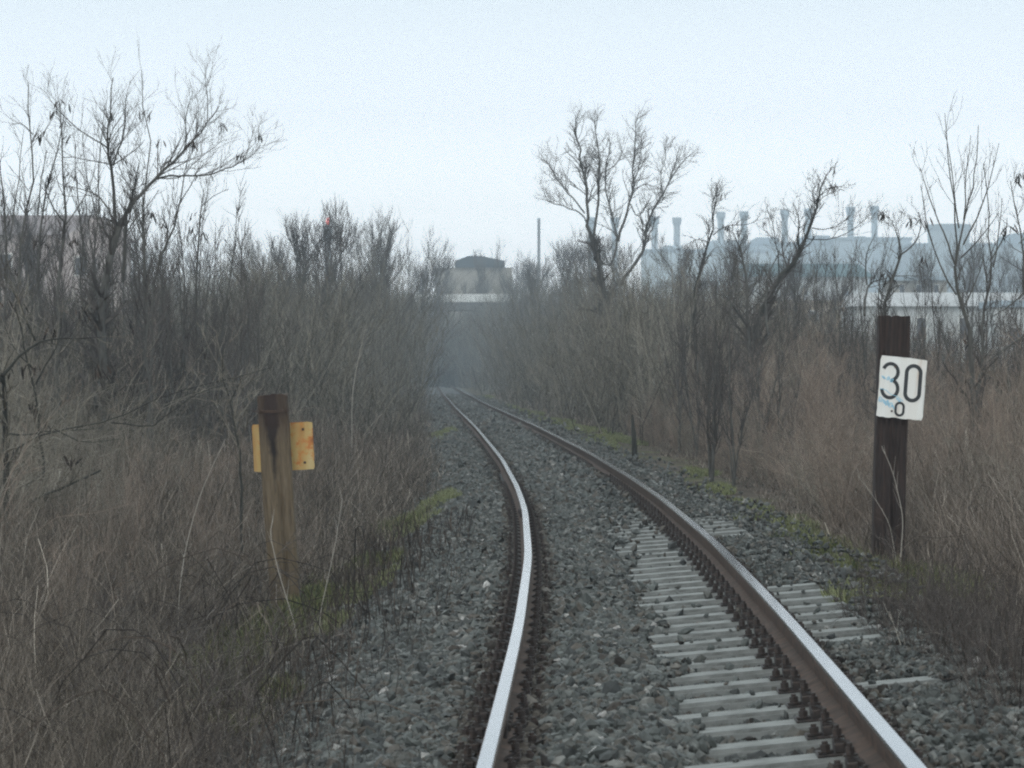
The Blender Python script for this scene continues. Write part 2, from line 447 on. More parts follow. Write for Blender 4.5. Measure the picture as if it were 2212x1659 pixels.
# a few whitish loose stones that stand out
def loose_stone(x, y, size, label):
    d = 12.0
    for _ in range(30):
        X, _, z = P(x, y, d)
        gz = float(zs_of(X - XL(d), d) + bal_off(X - XL(d))) + .01
        d = (CAMZ - gz) * F / (y - HY)
    X = (x - CX) * d / F
    a = Acc(); rs = np.random.default_rng(int(x))
    stones(a, np.zeros((1, 3)), np.array([size]), ico_v, ico_f, rs)
    o = link('loose_stone', a.mesh('loose_stone'), M['pale'], loc=(X, d, gz + size * .5))
    tag(o, label, 'stone')
M['pale'] = mat_noise('pale_limestone', [(.3, (.42, .40, .38)), (.7, (.66, .63, .60))], scale=30, bump=.4)
loose_stone(382, 1652, .055, 'whitish loose stone lying at the edge of the weeds beside the ballast')
loose_stone(1290, 1640, .035, 'small pale stone lying between the rails closest to the viewer')
loose_stone(1052, 1272, .05, 'pale stone lying on the ballast slope beside the inner rail')
loose_stone(1545, 1040, .07, 'white stone lying in the moss beyond the outer rail')

# ------------------------------------------------------------------ rails
def rail(name, uoff, label):
    Y = np.concatenate([np.arange(-12, 60, .5), np.arange(60, 425, 2.0)])
    # profile (x, z) closed, top at 0
    prof = np.array([(-.030, 0), (.030, 0), (.036, -.008), (.036, -.036), (.010, -.050), (.0085, -.125), (.070, -.146), (.070, -.158), (-.070, -.158), (-.070, -.146), (-.0085, -.125), (-.010, -.050), (-.036, -.036), (-.036, -.008)])
    sl = SL(Y); c = cant(Y) / 1.5
    x0 = XL(Y) + uoff; z0 = zs_of(np.full_like(Y, uoff), Y) + .17
    ct = np.cos(c); st = np.sin(c)
    V = np.empty((len(Y), len(prof), 3))
    for k, (px, pz) in enumerate(prof):
        lx = px * ct - pz * st; lz = px * st + pz * ct
        V[:, k, 0] = x0 + lx; V[:, k, 1] = Y - lx * sl; V[:, k, 2] = z0 + lz
    n = len(prof); f = []; mi = []
    a = Acc()
    for k in range(n):
        k2 = (k + 1) % n
        r = np.arange(len(Y) - 1)
        qa, qb, qc, qd = r * n + k, r * n + k2, (r + 1) * n + k2, (r + 1) * n + k
        f.append(np.stack([qa, qd, qc], -1)); f.append(np.stack([qa, qc, qb], -1))
        m_ = 1 if k == 0 or (k == 1 and uoff == 0) or (k == 13 and uoff > 0) else 0
        mi.append(np.full(2 * len(r), m_))
    me = tri_mesh(name, V.reshape(-1, 3), np.concatenate(f), False, np.concatenate(mi))
    o = link('rail', me, [M['rust'], M['railtop']])
    return tag(o, label, 'rail')
r_in = rail('rail', 0.0, 'inner rail of the curve, shining top, ballast on both of its sides')
rail('rail', 1.5, 'outer rail of the curve, brown rusty web, bared sleepers under it')

# ------------------------------------------------------------------ sleepers with fastenings
def box_arr(acc, x0, x1, y0, y1, z0, z1, mi=0, bev=0.0):
    if bev:
        bm = bmesh.new()
        bmesh.ops.create_cube(bm, size=1)
        for v in bm.verts:
            v.co = ((x0 + x1) / 2 + v.co.x * (x1 - x0), (y0 + y1) / 2 + v.co.y * (y1 - y0), (z0 + z1) / 2 + v.co.z * (z1 - z0))
        bmesh.ops.bevel(bm, geom=bm.edges[:], offset=bev, segments=1, affect='EDGES')
        bmesh.ops.triangulate(bm, faces=bm.faces[:])
        bm.verts.index_update()
        acc.add([v.co[:] for v in bm.verts], [[v.index for v in f.verts] for f in bm.faces], mi); bm.free()
        return
    v = [(x, y, z) for x in (x0, x1) for y in (y0, y1) for z in (z0, z1)]
    f = [[0, 1, 3], [0, 3, 2], [4, 6, 7], [4, 7, 5], [0, 4, 5], [0, 5, 1], [2, 3, 7], [2, 7, 6], [0, 2, 6], [0, 6, 4], [1, 5, 7], [1, 7, 3]]
    acc.add(v, f, mi)

def cyl_arr(acc, cx, cy, z0, z1, r, n=8, mi=0, r2=None):
    p = np.array([[[cx, cy, z0], [cx, cy, z1]]], float)
    R = np.array([[r, r if r2 is None else r2]])
    v, f = tubes(p, R, n); acc.add(v, f, mi)
    top = np.arange(n) + n
    acc.add(np.concatenate([v[n:], [[cx, cy, z1]]]), [[k, (k + 1) % n, n] for k in range(n)], mi)

def prism_arr(acc, outline, y0, y1, mi=0):
    """outline in x,z extruded along y"""
    bm = bmesh.new()
    a = [bm.verts.new((x, y0, z)) for x, z in outline]; b = [bm.verts.new((x, y1, z)) for x, z in outline]
    bm.faces.new(a[::-1]); bm.faces.new(b)
    n = len(a)
    for k in range(n): bm.faces.new((a[k], a[(k + 1) % n], b[(k + 1) % n], b[k]))
    bmesh.ops.triangulate(bm, faces=bm.faces[:]); bmesh.ops.recalc_face_normals(bm, faces=bm.faces[:]); bm.verts.index_update()
    acc.add([v.co[:] for v in bm.verts], [[v.index for v in f.verts] for f in bm.faces], mi); bm.free()

a = Acc()
prism_arr(a, [(-.5, -.19), (-.5, -.01), (-.485, 0), (2.075, 0), (2.09, -.01), (2.09, -.19)], -.105, .105)
me_sl = a.mesh('sleeper_body')
# rounded top arrises
bm = bmesh.new(); bm.from_mesh(me_sl); bmesh.ops.remove_doubles(bm, verts=bm.verts[:], dist=.0005)
bmesh.ops.dissolve_limit(bm, angle_limit=.02, verts=bm.verts[:], edges=bm.edges[:])
bmesh.ops.bevel(bm, geom=[e for e in bm.edges if abs(e.verts[0].co.z) < .02 and abs(e.verts[1].co.z) < .02 and abs(e.verts[0].co.y - e.verts[1].co.y) < .01], offset=.018, segments=2, affect='EDGES')
bm.to_mesh(me_sl); bm.free()
a = Acc()
box_arr(a, -.19, .19, -.085, .085, .0005, .012, bev=.003)
for sx in (-1, 1):
    box_arr(a, sx * .078 if sx > 0 else -.118, .118 if sx > 0 else -.078, -.08, .08, .011, .05, bev=.004)
    prism_arr(a, [(sx * .055, .022), (sx * .118, .052), (sx * .118, .07), (sx * .05, .042)], -.055, .055)
me_pl = a.mesh('baseplate')
def bolt_mesh(x, y, z0, h, r):
    a = Acc(); cyl_arr(a, x, y, z0, z0 + h, r * .55, 8); cyl_arr(a, x, y, z0 + .004, z0 + .012, r * 1.5, 10); cyl_arr(a, x, y, z0 + .012, z0 + .012 + h * .5, r, 6)
    return a.mesh('bolt')
me_bt = [bolt_mesh(-.1, 0, .062, .055, .019), bolt_mesh(.1, 0, .062, .055, .019), bolt_mesh(-.155, -.045, .012, .05, .022), bolt_mesh(.155, .045, .012, .05, .022)]

proto = bpy.data.objects.new('railway_sleeper', None); COL.objects.link(proto)
body = link('sleeper_body', me_sl, M['sleeper'], proto)
for uo in (0.0, 1.5):
    fb = link('baseplate', me_pl, M['fast'] if uo == 0 else None, proto, (uo, 0, 0))
    for mb in me_bt:
        if uo == 0: mb.materials.append(M['fast'])
        b_ = bpy.data.objects.new('bolt', mb); COL.objects.link(b_); b_.parent = fb
def copy_tree(o, parent=None):
    c = o.copy(); COL.objects.link(c)
    if parent is not None: c.parent = parent
    for ch in list(o.children): copy_tree(ch, c)
    return c
def trim_far(o):
    for b in list(o.children):
        for ch in list(b.children):
            bpy.data.objects.remove(ch)
ns = 0
far_proto = None
for k in range(0, 125):
    Y = SLEEP0 + k * SLEEP_D
    if Y > 44 and not (48 < Y < 72): continue
    if Y > 42 and far_proto is None:
        far_proto = copy_tree(proto); trim_far(far_proto); o = far_proto
    elif k == 0: o = proto
    else: o = copy_tree(far_proto if far_proto is not None else proto)
    jt = random.uniform(-.02, .02)
    c = float(cant(Y)) / 1.5
    o.location = (float(XL(Y)), Y + jt, float(zs_of(0, Y)))
    o.rotation_euler = (0, -c, -math.atan(float(SL(Y))) + random.uniform(-.006, .006))
    if Y < 13.0: lab = 'concrete sleeper closest to the viewer, one half bared beside the outer rail'
    elif Y < 29: lab = 'pale concrete sleeper laid bare beside the outer rail, its other half under ballast'
    elif Y < 45: lab = 'concrete sleeper almost buried in ballast beyond the row of bared ones'
    else: lab = 'brownish sleeper faintly showing through ballast on the far part of the curve'
    tag(o, lab, 'sleeper', 'sleepers under the rails')

for Yj in (13.4, 33.4):
    for sd in (-1, 1):
        a = Acc(); box_arr(a, -.014, .014, -.32, .32, -.05, .05, bev=.006)
        for kk in (-.22, -.08, .08, .22): box_arr(a, -.03, .03, kk - .017, kk + .017, -.017, .017, bev=.004)
        fp = link('fishplate', a.mesh('fishplate'), M['fast'], r_in, (float(XL(Yj)) + sd * .024, Yj, float(zs_of(0, Yj)) + .082))
        fp.rotation_euler = (0, 0, -math.atan(float(SL(Yj))))
# ------------------------------------------------------------------ posts
def wood_post(name, h, w, t, parent, m, seed, cap_rough=.012):
    bm = bmesh.new(); bmesh.ops.create_cube(bm, size=1)
    for v in bm.verts: v.co = (v.co.x * w, v.co.y * t, (v.co.z + .5) * (h + .4) - .4)
    bmesh.ops.subdivide_edges(bm, edges=[e for e in bm.edges if abs(e.verts[0].co.z - e.verts[1].co.z) > .5], cuts=24, use_grid_fill=True)
    bmesh.ops.subdivide_edges(bm, edges=[e for e in bm.edges if abs(e.verts[0].co.x - e.verts[1].co.x) > .1], cuts=9, use_grid_fill=True)
    r = random.Random(seed)
    for v in bm.verts:
        v.co.x += math.sin(v.co.z * 3 + seed) * .004 + r.uniform(-.002, .002)
        v.co.y += r.uniform(-.002, .002)
        if v.co.z > h - .01: v.co.z += r.uniform(-cap_rough, cap_rough) * .6
        # drying checks along the grain
        if abs(v.co.y) > t * .45:
            for cx, dep in ((w * .06 + .006 * math.sin(v.co.z * 4), .03), (-w * .28, .012), (w * .36, .01)):
                if abs(v.co.x - cx) < w * .055: v.co.y -= math.copysign(dep * (.5 + .5 * math.sin(v.co.z * 2.3 + cx * 40)), v.co.y)
    bmesh.ops.bevel(bm, geom=[e for e in bm.edges if abs(e.verts[0].co.z - e.verts[1].co.z) > .01 and abs(abs(e.verts[0].co.x) - w / 2) < .012 and abs(abs(e.verts[0].co.y) - t / 2) < .006 and abs(abs(e.verts[1].co.x) - w / 2) < .012], offset=.008, segments=1, affect='EDGES')
    me = bpy.data.meshes.new(name); bm.to_mesh(me); bm.free()
    return link(name, me, m, parent)

def plate_mesh(w, h, t, rs, notch=.012, cuts=14):
    pts = []
    def edge(p, q, nrm):
        for k in range(cuts):
            f = k / cuts
            d = rs.uniform(0, notch) * (rs.random() < .35) if k else notch * .9
            pts.append((p[0] + (q[0] - p[0]) * f + nrm[0] * d, p[1] + (q[1] - p[1]) * f + nrm[1] * d))
    a, b, c, d = (-w / 2, -h / 2), (w / 2, -h / 2), (w / 2, h / 2), (-w / 2, h / 2)
    edge(a, b, (0, 1)); edge(b, c, (-1, 0)); edge(c, d, (0, -1)); edge(d, a, (1, 0))
    acc = Acc(); prism_arr(acc, pts, -t / 2, t / 2)
    return acc.mesh('sign_plate')

def plate_mat(name, base, rust_amt, rust_cols, edge_scale=4.0):
    m, n, l, b = new_mat(name)
    tc = n.new('ShaderNodeTexCoord')
    nz = n.new('ShaderNodeTexNoise'); nz.inputs['Scale'].default_value = edge_scale * 2; nz.inputs['Detail'].default_value = 9; nz.inputs['Roughness'].default_value = .7
    l.new(tc.outputs['Object'], nz.inputs['Vector'])
    n2 = n.new('ShaderNodeTexNoise'); n2.inputs['Scale'].default_value = edge_scale; n2.inputs['Detail'].default_value = 3
    mp = n.new('ShaderNodeMapping'); mp.inputs['Scale'].default_value = (3, 1, .5); l.new(tc.outputs['Object'], mp.inputs[0]); l.new(mp.outputs[0], n2.inputs['Vector'])
    r = ramp(n, base); l.new(n2.outputs['Fac'], r.inputs[0])
    rr = ramp(n, rust_cols); l.new(nz.outputs['Fac'], rr.inputs[0])
    mr = n.new('ShaderNodeMapRange'); mr.inputs['From Min'].default_value = rust_amt; mr.inputs['From Max'].default_value = rust_amt + .08
    l.new(nz.outputs['Fac'], mr.inputs[0])
    mx = n.new('ShaderNodeMixRGB'); l.new(mr.outputs[0], mx.inputs[0]); l.new(r.outputs[0], mx.inputs[1]); l.new(rr.outputs[0], mx.inputs[2])
    l.new(mx.outputs[0], b.inputs['Base Color']); b.inputs['Roughness'].default_value = .55
    return m
M['sign'] = plate_mat('chipped_enamel', [(.3, (.80, .80, .77)), (.62, (.74, .71, .66)), (.8, (.55, .42, .33))], .66, [(.5, (.20, .085, .04)), (.8, (.09, .04, .025))])
M['signback'] = plate_mat('rusty_yellow_enamel', [(.25, (.58, .49, .28)), (.5, (.52, .36, .13)), (.75, (.45, .22, .055))], .50, [(.53, (.56, .25, .055)), (.62, (.50, .17, .035)), (.8, (.18, .08, .035))], 3.0)
M['black'] = mat_noise('black_enamel', [(.3, (.02, .022, .024)), (.7, (.04, .042, .045))], scale=20, rough=.4)
M['blue'] = mat_noise('blue_marker', [(.3, (.22, .50, .68)), (.7, (.38, .66, .80))], scale=20, rough=.6)

def stroke(acc, pts, w, y0, y1, closed=False):
    """flat ribbon of width w along pts (x,z), between y0 and y1"""
    p = np.array(pts, float); n = len(p)
    if closed: t = np.roll(p, -1, 0) - np.roll(p, 1, 0)
    else: t = np.gradient(p, axis=0)
    t /= np.linalg.norm(t, axis=1, keepdims=True)
    nr = np.stack([-t[:, 1], t[:, 0]], -1) * w / 2
    a, b = p + nr, p - nr
    V = []
    for yy in (y0, y1):
        V.append(np.stack([a[:, 0], np.full(n, yy), a[:, 1]], -1)); V.append(np.stack([b[:, 0], np.full(n, yy), b[:, 1]], -1))
    V = np.concatenate(V); f = []
    m = n if closed else n - 1
    for k in range(m):
        k2 = (k + 1) % n
        for s0, s1 in ((0, 1), (3, 2), (2, 0), (1, 3)):
            f += [[s0 * n + k, s0 * n + k2, s1 * n + k2], [s0 * n + k, s1 * n + k2, s1 * n + k]]
    if not closed:
        for e in (0, n - 1): f += [[e, n + e, 3 * n + e], [e, 3 * n + e, 2 * n + e]]
    acc.add(V, f)

def oval(cx, cz, w, h, n=40, sq=.62):
    """stadium-like zero outline"""
    r = w / 2; pts = []
    st = h / 2 - r
    for k in range(n // 2 + 1):
        t = math.pi * k / (n // 2); pts.append((cx + r * math.cos(t), cz + st + r * math.sin(t)))
    for k in range(n // 2 + 1):
        t = math.pi + math.pi * k / (n // 2); pts.append((cx + r * math.cos(t), cz - st + r * math.sin(t)))
    return pts
def three(cx, cz, w, h):
    r1 = h * .245; r2 = h * .265; pts = []
    sx = w / 2
    for k in range(18):
        t = rad(160) - rad(245) * k / 17
        pts.append((cx - .05 * w + sx * .98 * math.cos(t), cz + h / 2 - r1 + r1 * math.sin(t)))
    for k in range(22):
        t = rad(78) - rad(255) * k / 21
        pts.append((cx - .02 * w + sx * 1.04 * math.cos(t), cz - h / 2 + r2 + r2 * math.sin(t)))
    return pts

# dark post with the number plate
base = np.array([(1918 - CX) * 24.8 / F, 24.8, 0]); base[2] = float(ground_z(base[0], base[1]))
kp = empty('kilometre_post', base, 'dark creosoted wooden post carrying a white plate numbered 30 over 0', 'sign post')
top = P(1930, 683, 24.8)
hp = top[2] - base[2]
post = wood_post('post', hp, .262, .15, kp, M['darkwood'], 3)
lean = math.atan((top[0] - base[0]) / hp)
post.rotation_euler = (0, lean, 0)
pc = P(1944, 838, 24.8) - base
pl = link('sign_plate', plate_mesh(.392, .515, .005, random.Random(4), .012), M['sign'], kp, (pc[0], -.115, pc[2]))
pl.rotation_euler = (rad(-4), rad(5.2), rad(3)); pl['label'] = 'white enamel plate with rust-chipped edges'
a = Acc(); stroke(a, three(-.098, .052, .128, .285), .029, -.0055, -.0026); link('digit', a.mesh('digit'), M['black'], pl)
a = Acc(); stroke(a, oval(.09, .048, .118, .29), .031, -.0055, -.0026, True); link('digit', a.mesh('digit'), M['black'], pl)
a = Acc(); stroke(a, oval(-.005, -.178, .066, .105), .020, -.0055, -.0026, True); link('digit', a.mesh('digit'), M['black'], pl)
a = Acc()
for x0, z0, w, h in ((-.172, -.11, .025, .04), (-.14, -.125, .022, .035), (-.115, -.135, .022, .045), (-.085, -.15, .03, .04), (-.06, -.165, .02, .035), (-.16, .075, .03, .025), (-.12, .07, .02, .03), (-.09, .055, .025, .03), (-.02, -.1, .04, .03)):
    pts = [(x0 + w * .5 * math.cos(t * 1.9 + x0 * 50) * (1 if t % 2 else .6), z0 + h * .5 * math.sin(t * 2.3 + z0 * 30)) for t in np.linspace(0, 3.6, 14)]
    stroke(a, pts, .005, -.0062, -.0027)
stroke(a, [(-.185, -.02), (-.13, -.03), (-.09, -.06), (-.03, -.075), (.02, -.11)], .004, -.0062, -.0027)
link('scribble', a.mesh('scribble'), M['blue'], pl)
a = Acc()
for zz in (.17, -.2):
    v, f = tubes(np.array([[[-.07, -.012, zz], [-.07, .01, zz]]]), np.array([[.009, .009]]), 6); a.add(v, f); a.add([[-.07, -.012, zz], [-.061, -.012, zz], [-.0655, -.012, zz + .008], [-.0745, -.012, zz + .008], [-.079, -.012, zz], [-.0745, -.012, zz - .008], [-.0655, -.012, zz - .008]], [[0, k, k % 6 + 1] for k in range(1, 7)])
link('bolt', a.mesh('bolt'), M['rust'], pl)

# brown post seen from behind its plate
def post_mat():
    m = mat_noise('weathered_brown_wood', [(.25, (.070, .050, .032)), (.5, (.13, .096, .060)), (.75, (.19, .145, .095))], scale=9, stretch=(5, 5, .4), bump=.5)
    n, l = m.node_tree.nodes, m.node_tree.links
    b = n['Principled BSDF']; src = b.inputs['Base Color'].links[0].from_socket
    tc = n.new('ShaderNodeTexCoord'); sp = n.new('ShaderNodeSeparateXYZ'); l.new(tc.outputs['Object'], sp.inputs[0])
    # tapering dark split stain running down from the top
    mr = n.new('ShaderNodeMapRange'); mr.inputs['From Min'].default_value = 1.02; mr.inputs['From Max'].default_value = 1.75
    mr.inputs['To Min'].default_value = 0.0; mr.inputs['To Max'].default_value = .085
    l.new(sp.outputs['Z'], mr.inputs[0])
    nz = n.new('ShaderNodeTexNoise'); nz.inputs['Scale'].default_value = 8; l.new(tc.outputs['Object'], nz.inputs['Vector'])
    ab0 = n.new('ShaderNodeMath'); ab0.operation = 'SUBTRACT'; l.new(sp.outputs['X'], ab0.inputs[0]); ab0.inputs[1].default_value = -.015
    ab = n.new('ShaderNodeMath'); ab.operation = 'ABSOLUTE'; l.new(ab0.outputs[0], ab.inputs[0])
    ad = n.new('ShaderNodeMath'); ad.operation = 'MULTIPLY_ADD'; l.new(nz.outputs['Fac'], ad.inputs[0]); ad.inputs[1].default_value = .075; l.new(ab.outputs[0], ad.inputs[2])
    sb = n.new('ShaderNodeMath'); sb.operation = 'SUBTRACT'; l.new(mr.outputs[0], sb.inputs[0]); l.new(ad.outputs[0], sb.inputs[1])
    m2 = n.new('ShaderNodeMapRange'); m2.inputs['From Min'].default_value = -.035; m2.inputs['From Max'].default_value = .0
    l.new(sb.outputs[0], m2.inputs[0])
    mx = n.new('ShaderNodeMixRGB'); l.new(m2.outputs[0], mx.inputs[0]); l.new(src, mx.inputs[1]); mx.inputs[2].default_value = (.02, .014, .012, 1)
    # darker, redder weathered head
    m3 = n.new('ShaderNodeMapRange'); m3.inputs['From Min'].default_value = 1.45; m3.inputs['From Max'].default_value = 1.75; m3.inputs['To Max'].default_value = .75
    l.new(sp.outputs['Z'], m3.inputs[0])
    my = n.new('ShaderNodeMixRGB'); l.new(m3.outputs[0], my.inputs[0]); l.new(mx.outputs[0], my.inputs[1]); my.inputs[2].default_value = (.042, .026, .022, 1)
    l.new(my.outputs[0], b.inputs['Base Color'])
    return m
DP = 26.6
b2 = np.array([(618 - CX) * DP / F, DP, 0]); b2[2] = float(ground_z(b2[0], DP))
bp = empty('sign_post', b2, 'brown weathered wooden post among weeds with a rusty yellow plate behind it', 'sign post')
tp = P(588, 852, DP); hp = tp[2] - b2[2]
post2 = wood_post('post', hp, .268, .15, bp, post_mat(), 8, .02)
post2.rotation_euler = (0, math.atan((tp[0] - b2[0]) / hp), 0)
pc = P(610, 966, DP) - b2
pl2 = link('sign_plate', plate_mesh(.555, .43, .006, random.Random(9), .010), M['signback'], bp, (pc[0], .10, pc[2]))
pl2.rotation_euler = (0, rad(-3.2), rad(-6)); pl2['label'] = 'back of a rusty yellow enamel plate'
a = Acc()
for xx, zz in ((.19, .15), (.19, -.15), (-.2, .0)): box_arr(a, xx - .011, xx + .011, -.014, -.003, zz - .011, zz + .011, bev=.003)
link('rivet', a.mesh('rivet'), M['rust'], pl2)
tz = tp[2] - b2[2] - .155
a = Acc()
tx = (tp[0] - b2[0]) * .93
lp = np.array([(-.145, -.085, 0), (0, -.092, -.006), (.145, -.085, .01), (.145, .085, .012), (0, .09, .01), (-.145, .085, 0), (-.145, -.085, 0), (-.19, -.09, .01)]) + np.array([tx, 0, tz])
v, f = tubes(lp[None], np.full((1, len(lp)), .004), 5); a.add(v, f)
lp2 = lp[:7] + np.array([0, 0, .014]); v, f = tubes(lp2[None], np.full((1, 7), .004), 5); a.add(v, f)
link('wire_loop', a.mesh('wire_loop'), M['rust'], bp)

# ------------------------------------------------------------------ trees drawn limb by limb
def resample(pts, rr, K):
    p = np.array(pts, float); r = np.array(rr, float)
    s = np.concatenate([[0], np.cumsum(np.linalg.norm(np.diff(p, axis=0), axis=1))])
    t = np.linspace(0, s[-1], K)
    # smooth catmull-like: dense linear then light smoothing
    q = np.stack([np.interp(t, s, p[:, k]) for k in range(3)], -1)
    for _ in range(1):
        q[1:-1] = q[1:-1] * .5 + (q[2:] + q[:-2]) * .25
    return q, np.interp(t, s, r)

def limb_tree(name, d, limbs, crop, label, cat='tree', group=None, bark='bark', twig='twig', seed=1, n1=9, n2=5, l1=(.3, .9), l2=(.12, .4), up=.35, leaves=0, jit=.25, rmul=1.0, nroot=.5, wob=.13, tr=.0045):
    """limbs: list of (points in crop pixels, start radius px, end radius px); crop=(x0,y0,scale) to picture pixels"""
    rs = np.random.default_rng(seed)
    x0, y0, sc = crop
    basept = None
    polys = []
    for pts, ra, rb in limbs:
        w = [P(x0 + x * sc, y0 + y * sc, d) for x, y in pts]
        L = len(w)
        drift = rs.normal() * jit
        for k in range(L):
            f = k / max(L - 1, 1)
            # a real tree spreads in depth too: limb leans towards or away from the viewer
            w[k] = np.array([w[k][0], w[k][1] + drift * f * 2.2, w[k][2]])
        rr = np.linspace(ra, rb, L) * sc * d / F * rmul
        polys.append([np.array(w), rr])
    # join branch starts to the nearest limb point so that nothing floats after the depth drift
    for i in range(1, len(polys)):
        s = polys[i][0][0]; best = None
        for j in range(i):
            pj = polys[j][0]
            for k in range(len(pj) - 1):
                ab = pj[k + 1] - pj[k]; t = np.clip(((s - pj[k]) * [1, 0, 1]) @ (ab * [1, 0, 1]) / max((ab * [1, 0, 1]) @ (ab * [1, 0, 1]), 1e-9), 0, 1)
                c = pj[k] + ab * t; dd = np.hypot(c[0] - s[0], c[2] - s[2])
                if best is None or dd < best[0]: best = (dd, c[1] - s[1])
        if best[0] < nroot: polys[i][0][:, 1] += best[1]
    # run the first limb (and any other that starts low) down to the ground
    for i in range(len(polys)):
        s = polys[i][0][0]
        gz = float(ground_z(s[0], s[1]))
        low = i == 0 or (s[2] - gz < 1.2)
        if low:
            polys[i][0] = np.concatenate([[[s[0] + rs.normal() * .03, s[1], gz - .15]], polys[i][0]]); polys[i][1] = np.concatenate([[polys[i][1][0] * 1.35], polys[i][1]])
    b0 = polys[0][0][0] + [0, 0, .15]
    t = empty(name, b0, label, cat, group)
    a = Acc(); PL = []; RL = []
    for p, r in polys:
        q, r2 = resample(p - b0, r, max(6, 2 * len(p)))
        q[1:] += rs.normal(size=q[1:].shape) * .012 * np.linalg.norm(q[-1] - q[0]) / 2.5
        v, f = tubes(q[None], r2[None], 7); a.add(v, f)
        q2, r3 = resample(q, r2, 10); PL.append(q2); RL.append(r3)
    link('trunk', a.mesh('trunk', True), M[bark], t)
    PL = np.array(PL)[:, 2:]; RL = np.array(RL)[:, 2:]
    ln = np.linalg.norm(np.diff(PL, axis=1), axis=2).sum(1)
    rep_ = np.repeat(np.arange(len(PL)), np.maximum(2, np.round(n1 * 1.25 * ln / (l1[1] * 1.9)).astype(int)))
    c1, r1 = grow(PL[rep_], RL[rep_], 1, .1, 1., (.4, 1.15), l1[0], l1[1], up * .55, wob, 6, rs, .5, .45, tr)
    c1[:, :, 1] = c1[:, :, 1]
    c2, r2 = grow(c1, r1, n2 // 2 + 1, .2, 1., (.35, 1.0), l2[0], l2[1], up * .5, wob, 5, rs, .7, .5, tr * .75)
    c3, r3 = grow(c2, r2, 1, .3, 1., (.3, .9), l2[0] * .5, l2[1] * .6, up * .5, wob, 3, rs, .8, .6, tr * .6)
    a = Acc()
    for c, r in ((c1, r1), (c2, r2), (c3, r3)):
        v, f = tubes(c, r, 3); a.add(v, f)
    link('crown', a.mesh('crown'), M[twig], t)
    if leaves:
        ends = c1[rs.choice(len(c1), leaves, replace=False), -1]
        link('withered_leaves', leaf_clumps(ends, rs), M['dead_leaf'], t)
    return t

def leaf_clumps(ends, rs, n=7, L=.11):
    Pt = []; Wd = []
    for e in ends:
        m = rs.integers(5, n + 4)
        for _ in range(m):
            dr = norm(rs.normal(size=3) * [.6, .6, .35] + [0, 0, -.9]); l = L * rs.uniform(.5, 1.3)
            s = e + rs.normal(size=3) * [.05, .05, .035]
            k = np.array([0, .35, .7, 1.])[:, None]
            Pt.append(s + dr * l * k + np.array([0, 0, -.04]) * k * k); Wd.append(np.array([.003, .010, .012, .003]) * rs.uniform(.7, 1.4))
    v, f = ribbons(np.array(Pt), np.array(Wd), rs.uniform(0, 6.28, len(Pt)))
    return tri_mesh('withered_leaves', v, f)

c1 = (0, 108, .3581)
limb_tree('bare_tree', 48, [
    ([(610, 1500), (650, 1280), (690, 1100), (710, 1050)], 24, 19),
    ([(705, 1060), (750, 980), (800, 890), (920, 765), (1030, 640), (1090, 580), (1180, 465), (1280, 310)], 15, 3),
    ([(690, 1060), (690, 900), (685, 720), (660, 580), (672, 500), (700, 380), (720, 200)], 12, 2.5),
    ([(920, 765), (1000, 738), (1100, 735), (1200, 740), (1330, 690), (1430, 640), (1510, 570), (1525, 530)], 7, 2),
    ([(665, 600), (600, 555), (520, 515), (430, 430), (360, 370), (300, 270)], 5, 1.5),
    ([(695, 690), (740, 590), (775, 500), (780, 380), (795, 290)], 6, 2),
    ([(690, 700), (790, 640), (870, 595), (900, 560)], 4, 1.5),
    ([(800, 890), (770, 800), (705, 735)], 4, 1.5),
    ([(1090, 580), (1090, 340), (1135, 250)], 3.5, 1.5),
    ([(1430, 640), (1460, 520), (1490, 400)], 3, 1.2),
    ([(1215, 400), (1215, 230), (1190, 150), (1190, 80)], 3.5, 1.2),
    ([(660, 970), (600, 890), (540, 850), (390, 810)], 6, 2),
    ([(690, 700), (620, 685), (500, 672), (440, 680)], 4, 1.5),
    ([(740, 1400), (760, 1150), (790, 960), (840, 850), (880, 700)], 12, 3),
    ([(930, 760), (1060, 760), (1170, 620), (1280, 540), (1290, 480)], 4, 1.3),
    ([(1030, 640), (1100, 480), (1160, 300)], 3.5, 1.3),
], c1, 'large bare spreading tree with forked trunk rising above the thicket', 'tree', bark='bark', seed=21, n1=16, n2=6, l1=(.28, .9), l2=(.14, .45), leaves=10, up=.45, tr=.0032)

# upright saplings around it
def sap(name, d, limbs, crop, label, seed, **kw):
    kw.setdefault('n1', 8); kw.setdefault('n2', 3); kw.setdefault('l1', (.3, .8)); kw.setdefault('up', .8); kw.setdefault('tr', .0032)
    return limb_tree(name, d, limbs, crop, label, 'sapling', kw.pop('group', None), seed=seed, **kw)
G_L = 'slender saplings standing around the large bare tree'
sap('sapling', 44, [([(30, 1500), (60, 1150), (40, 950), (10, 650), (0, 450)], 8, 2), ([(60, 1150), (110, 850), (130, 520)], 5, 2)], c1, 'thin two-stemmed sapling standing at the picture edge beside the house roof', 31, group=G_L)
sap('sapling', 46, [([(110, 1400), (135, 1000), (195, 800), (180, 500), (145, 340), (137, 160)], 8, 2), ([(180, 500), (100, 420), (10, 430)], 3, 1.5), ([(185, 540), (260, 480), (330, 350)], 3, 1.5)], c1, 'tall thin sapling with a bare whip tip, in front of the house roof', 32, group=G_L, leaves=4)
sap('sapling', 47, [([(225, 1500), (225, 1000), (270, 750), (360, 560), (375, 380)], 8, 2), ([(225, 1000), (250, 800), (300, 620)], 5, 2)], c1, 'thin sapling standing before the house wall', 33, group=G_L, leaves=3)
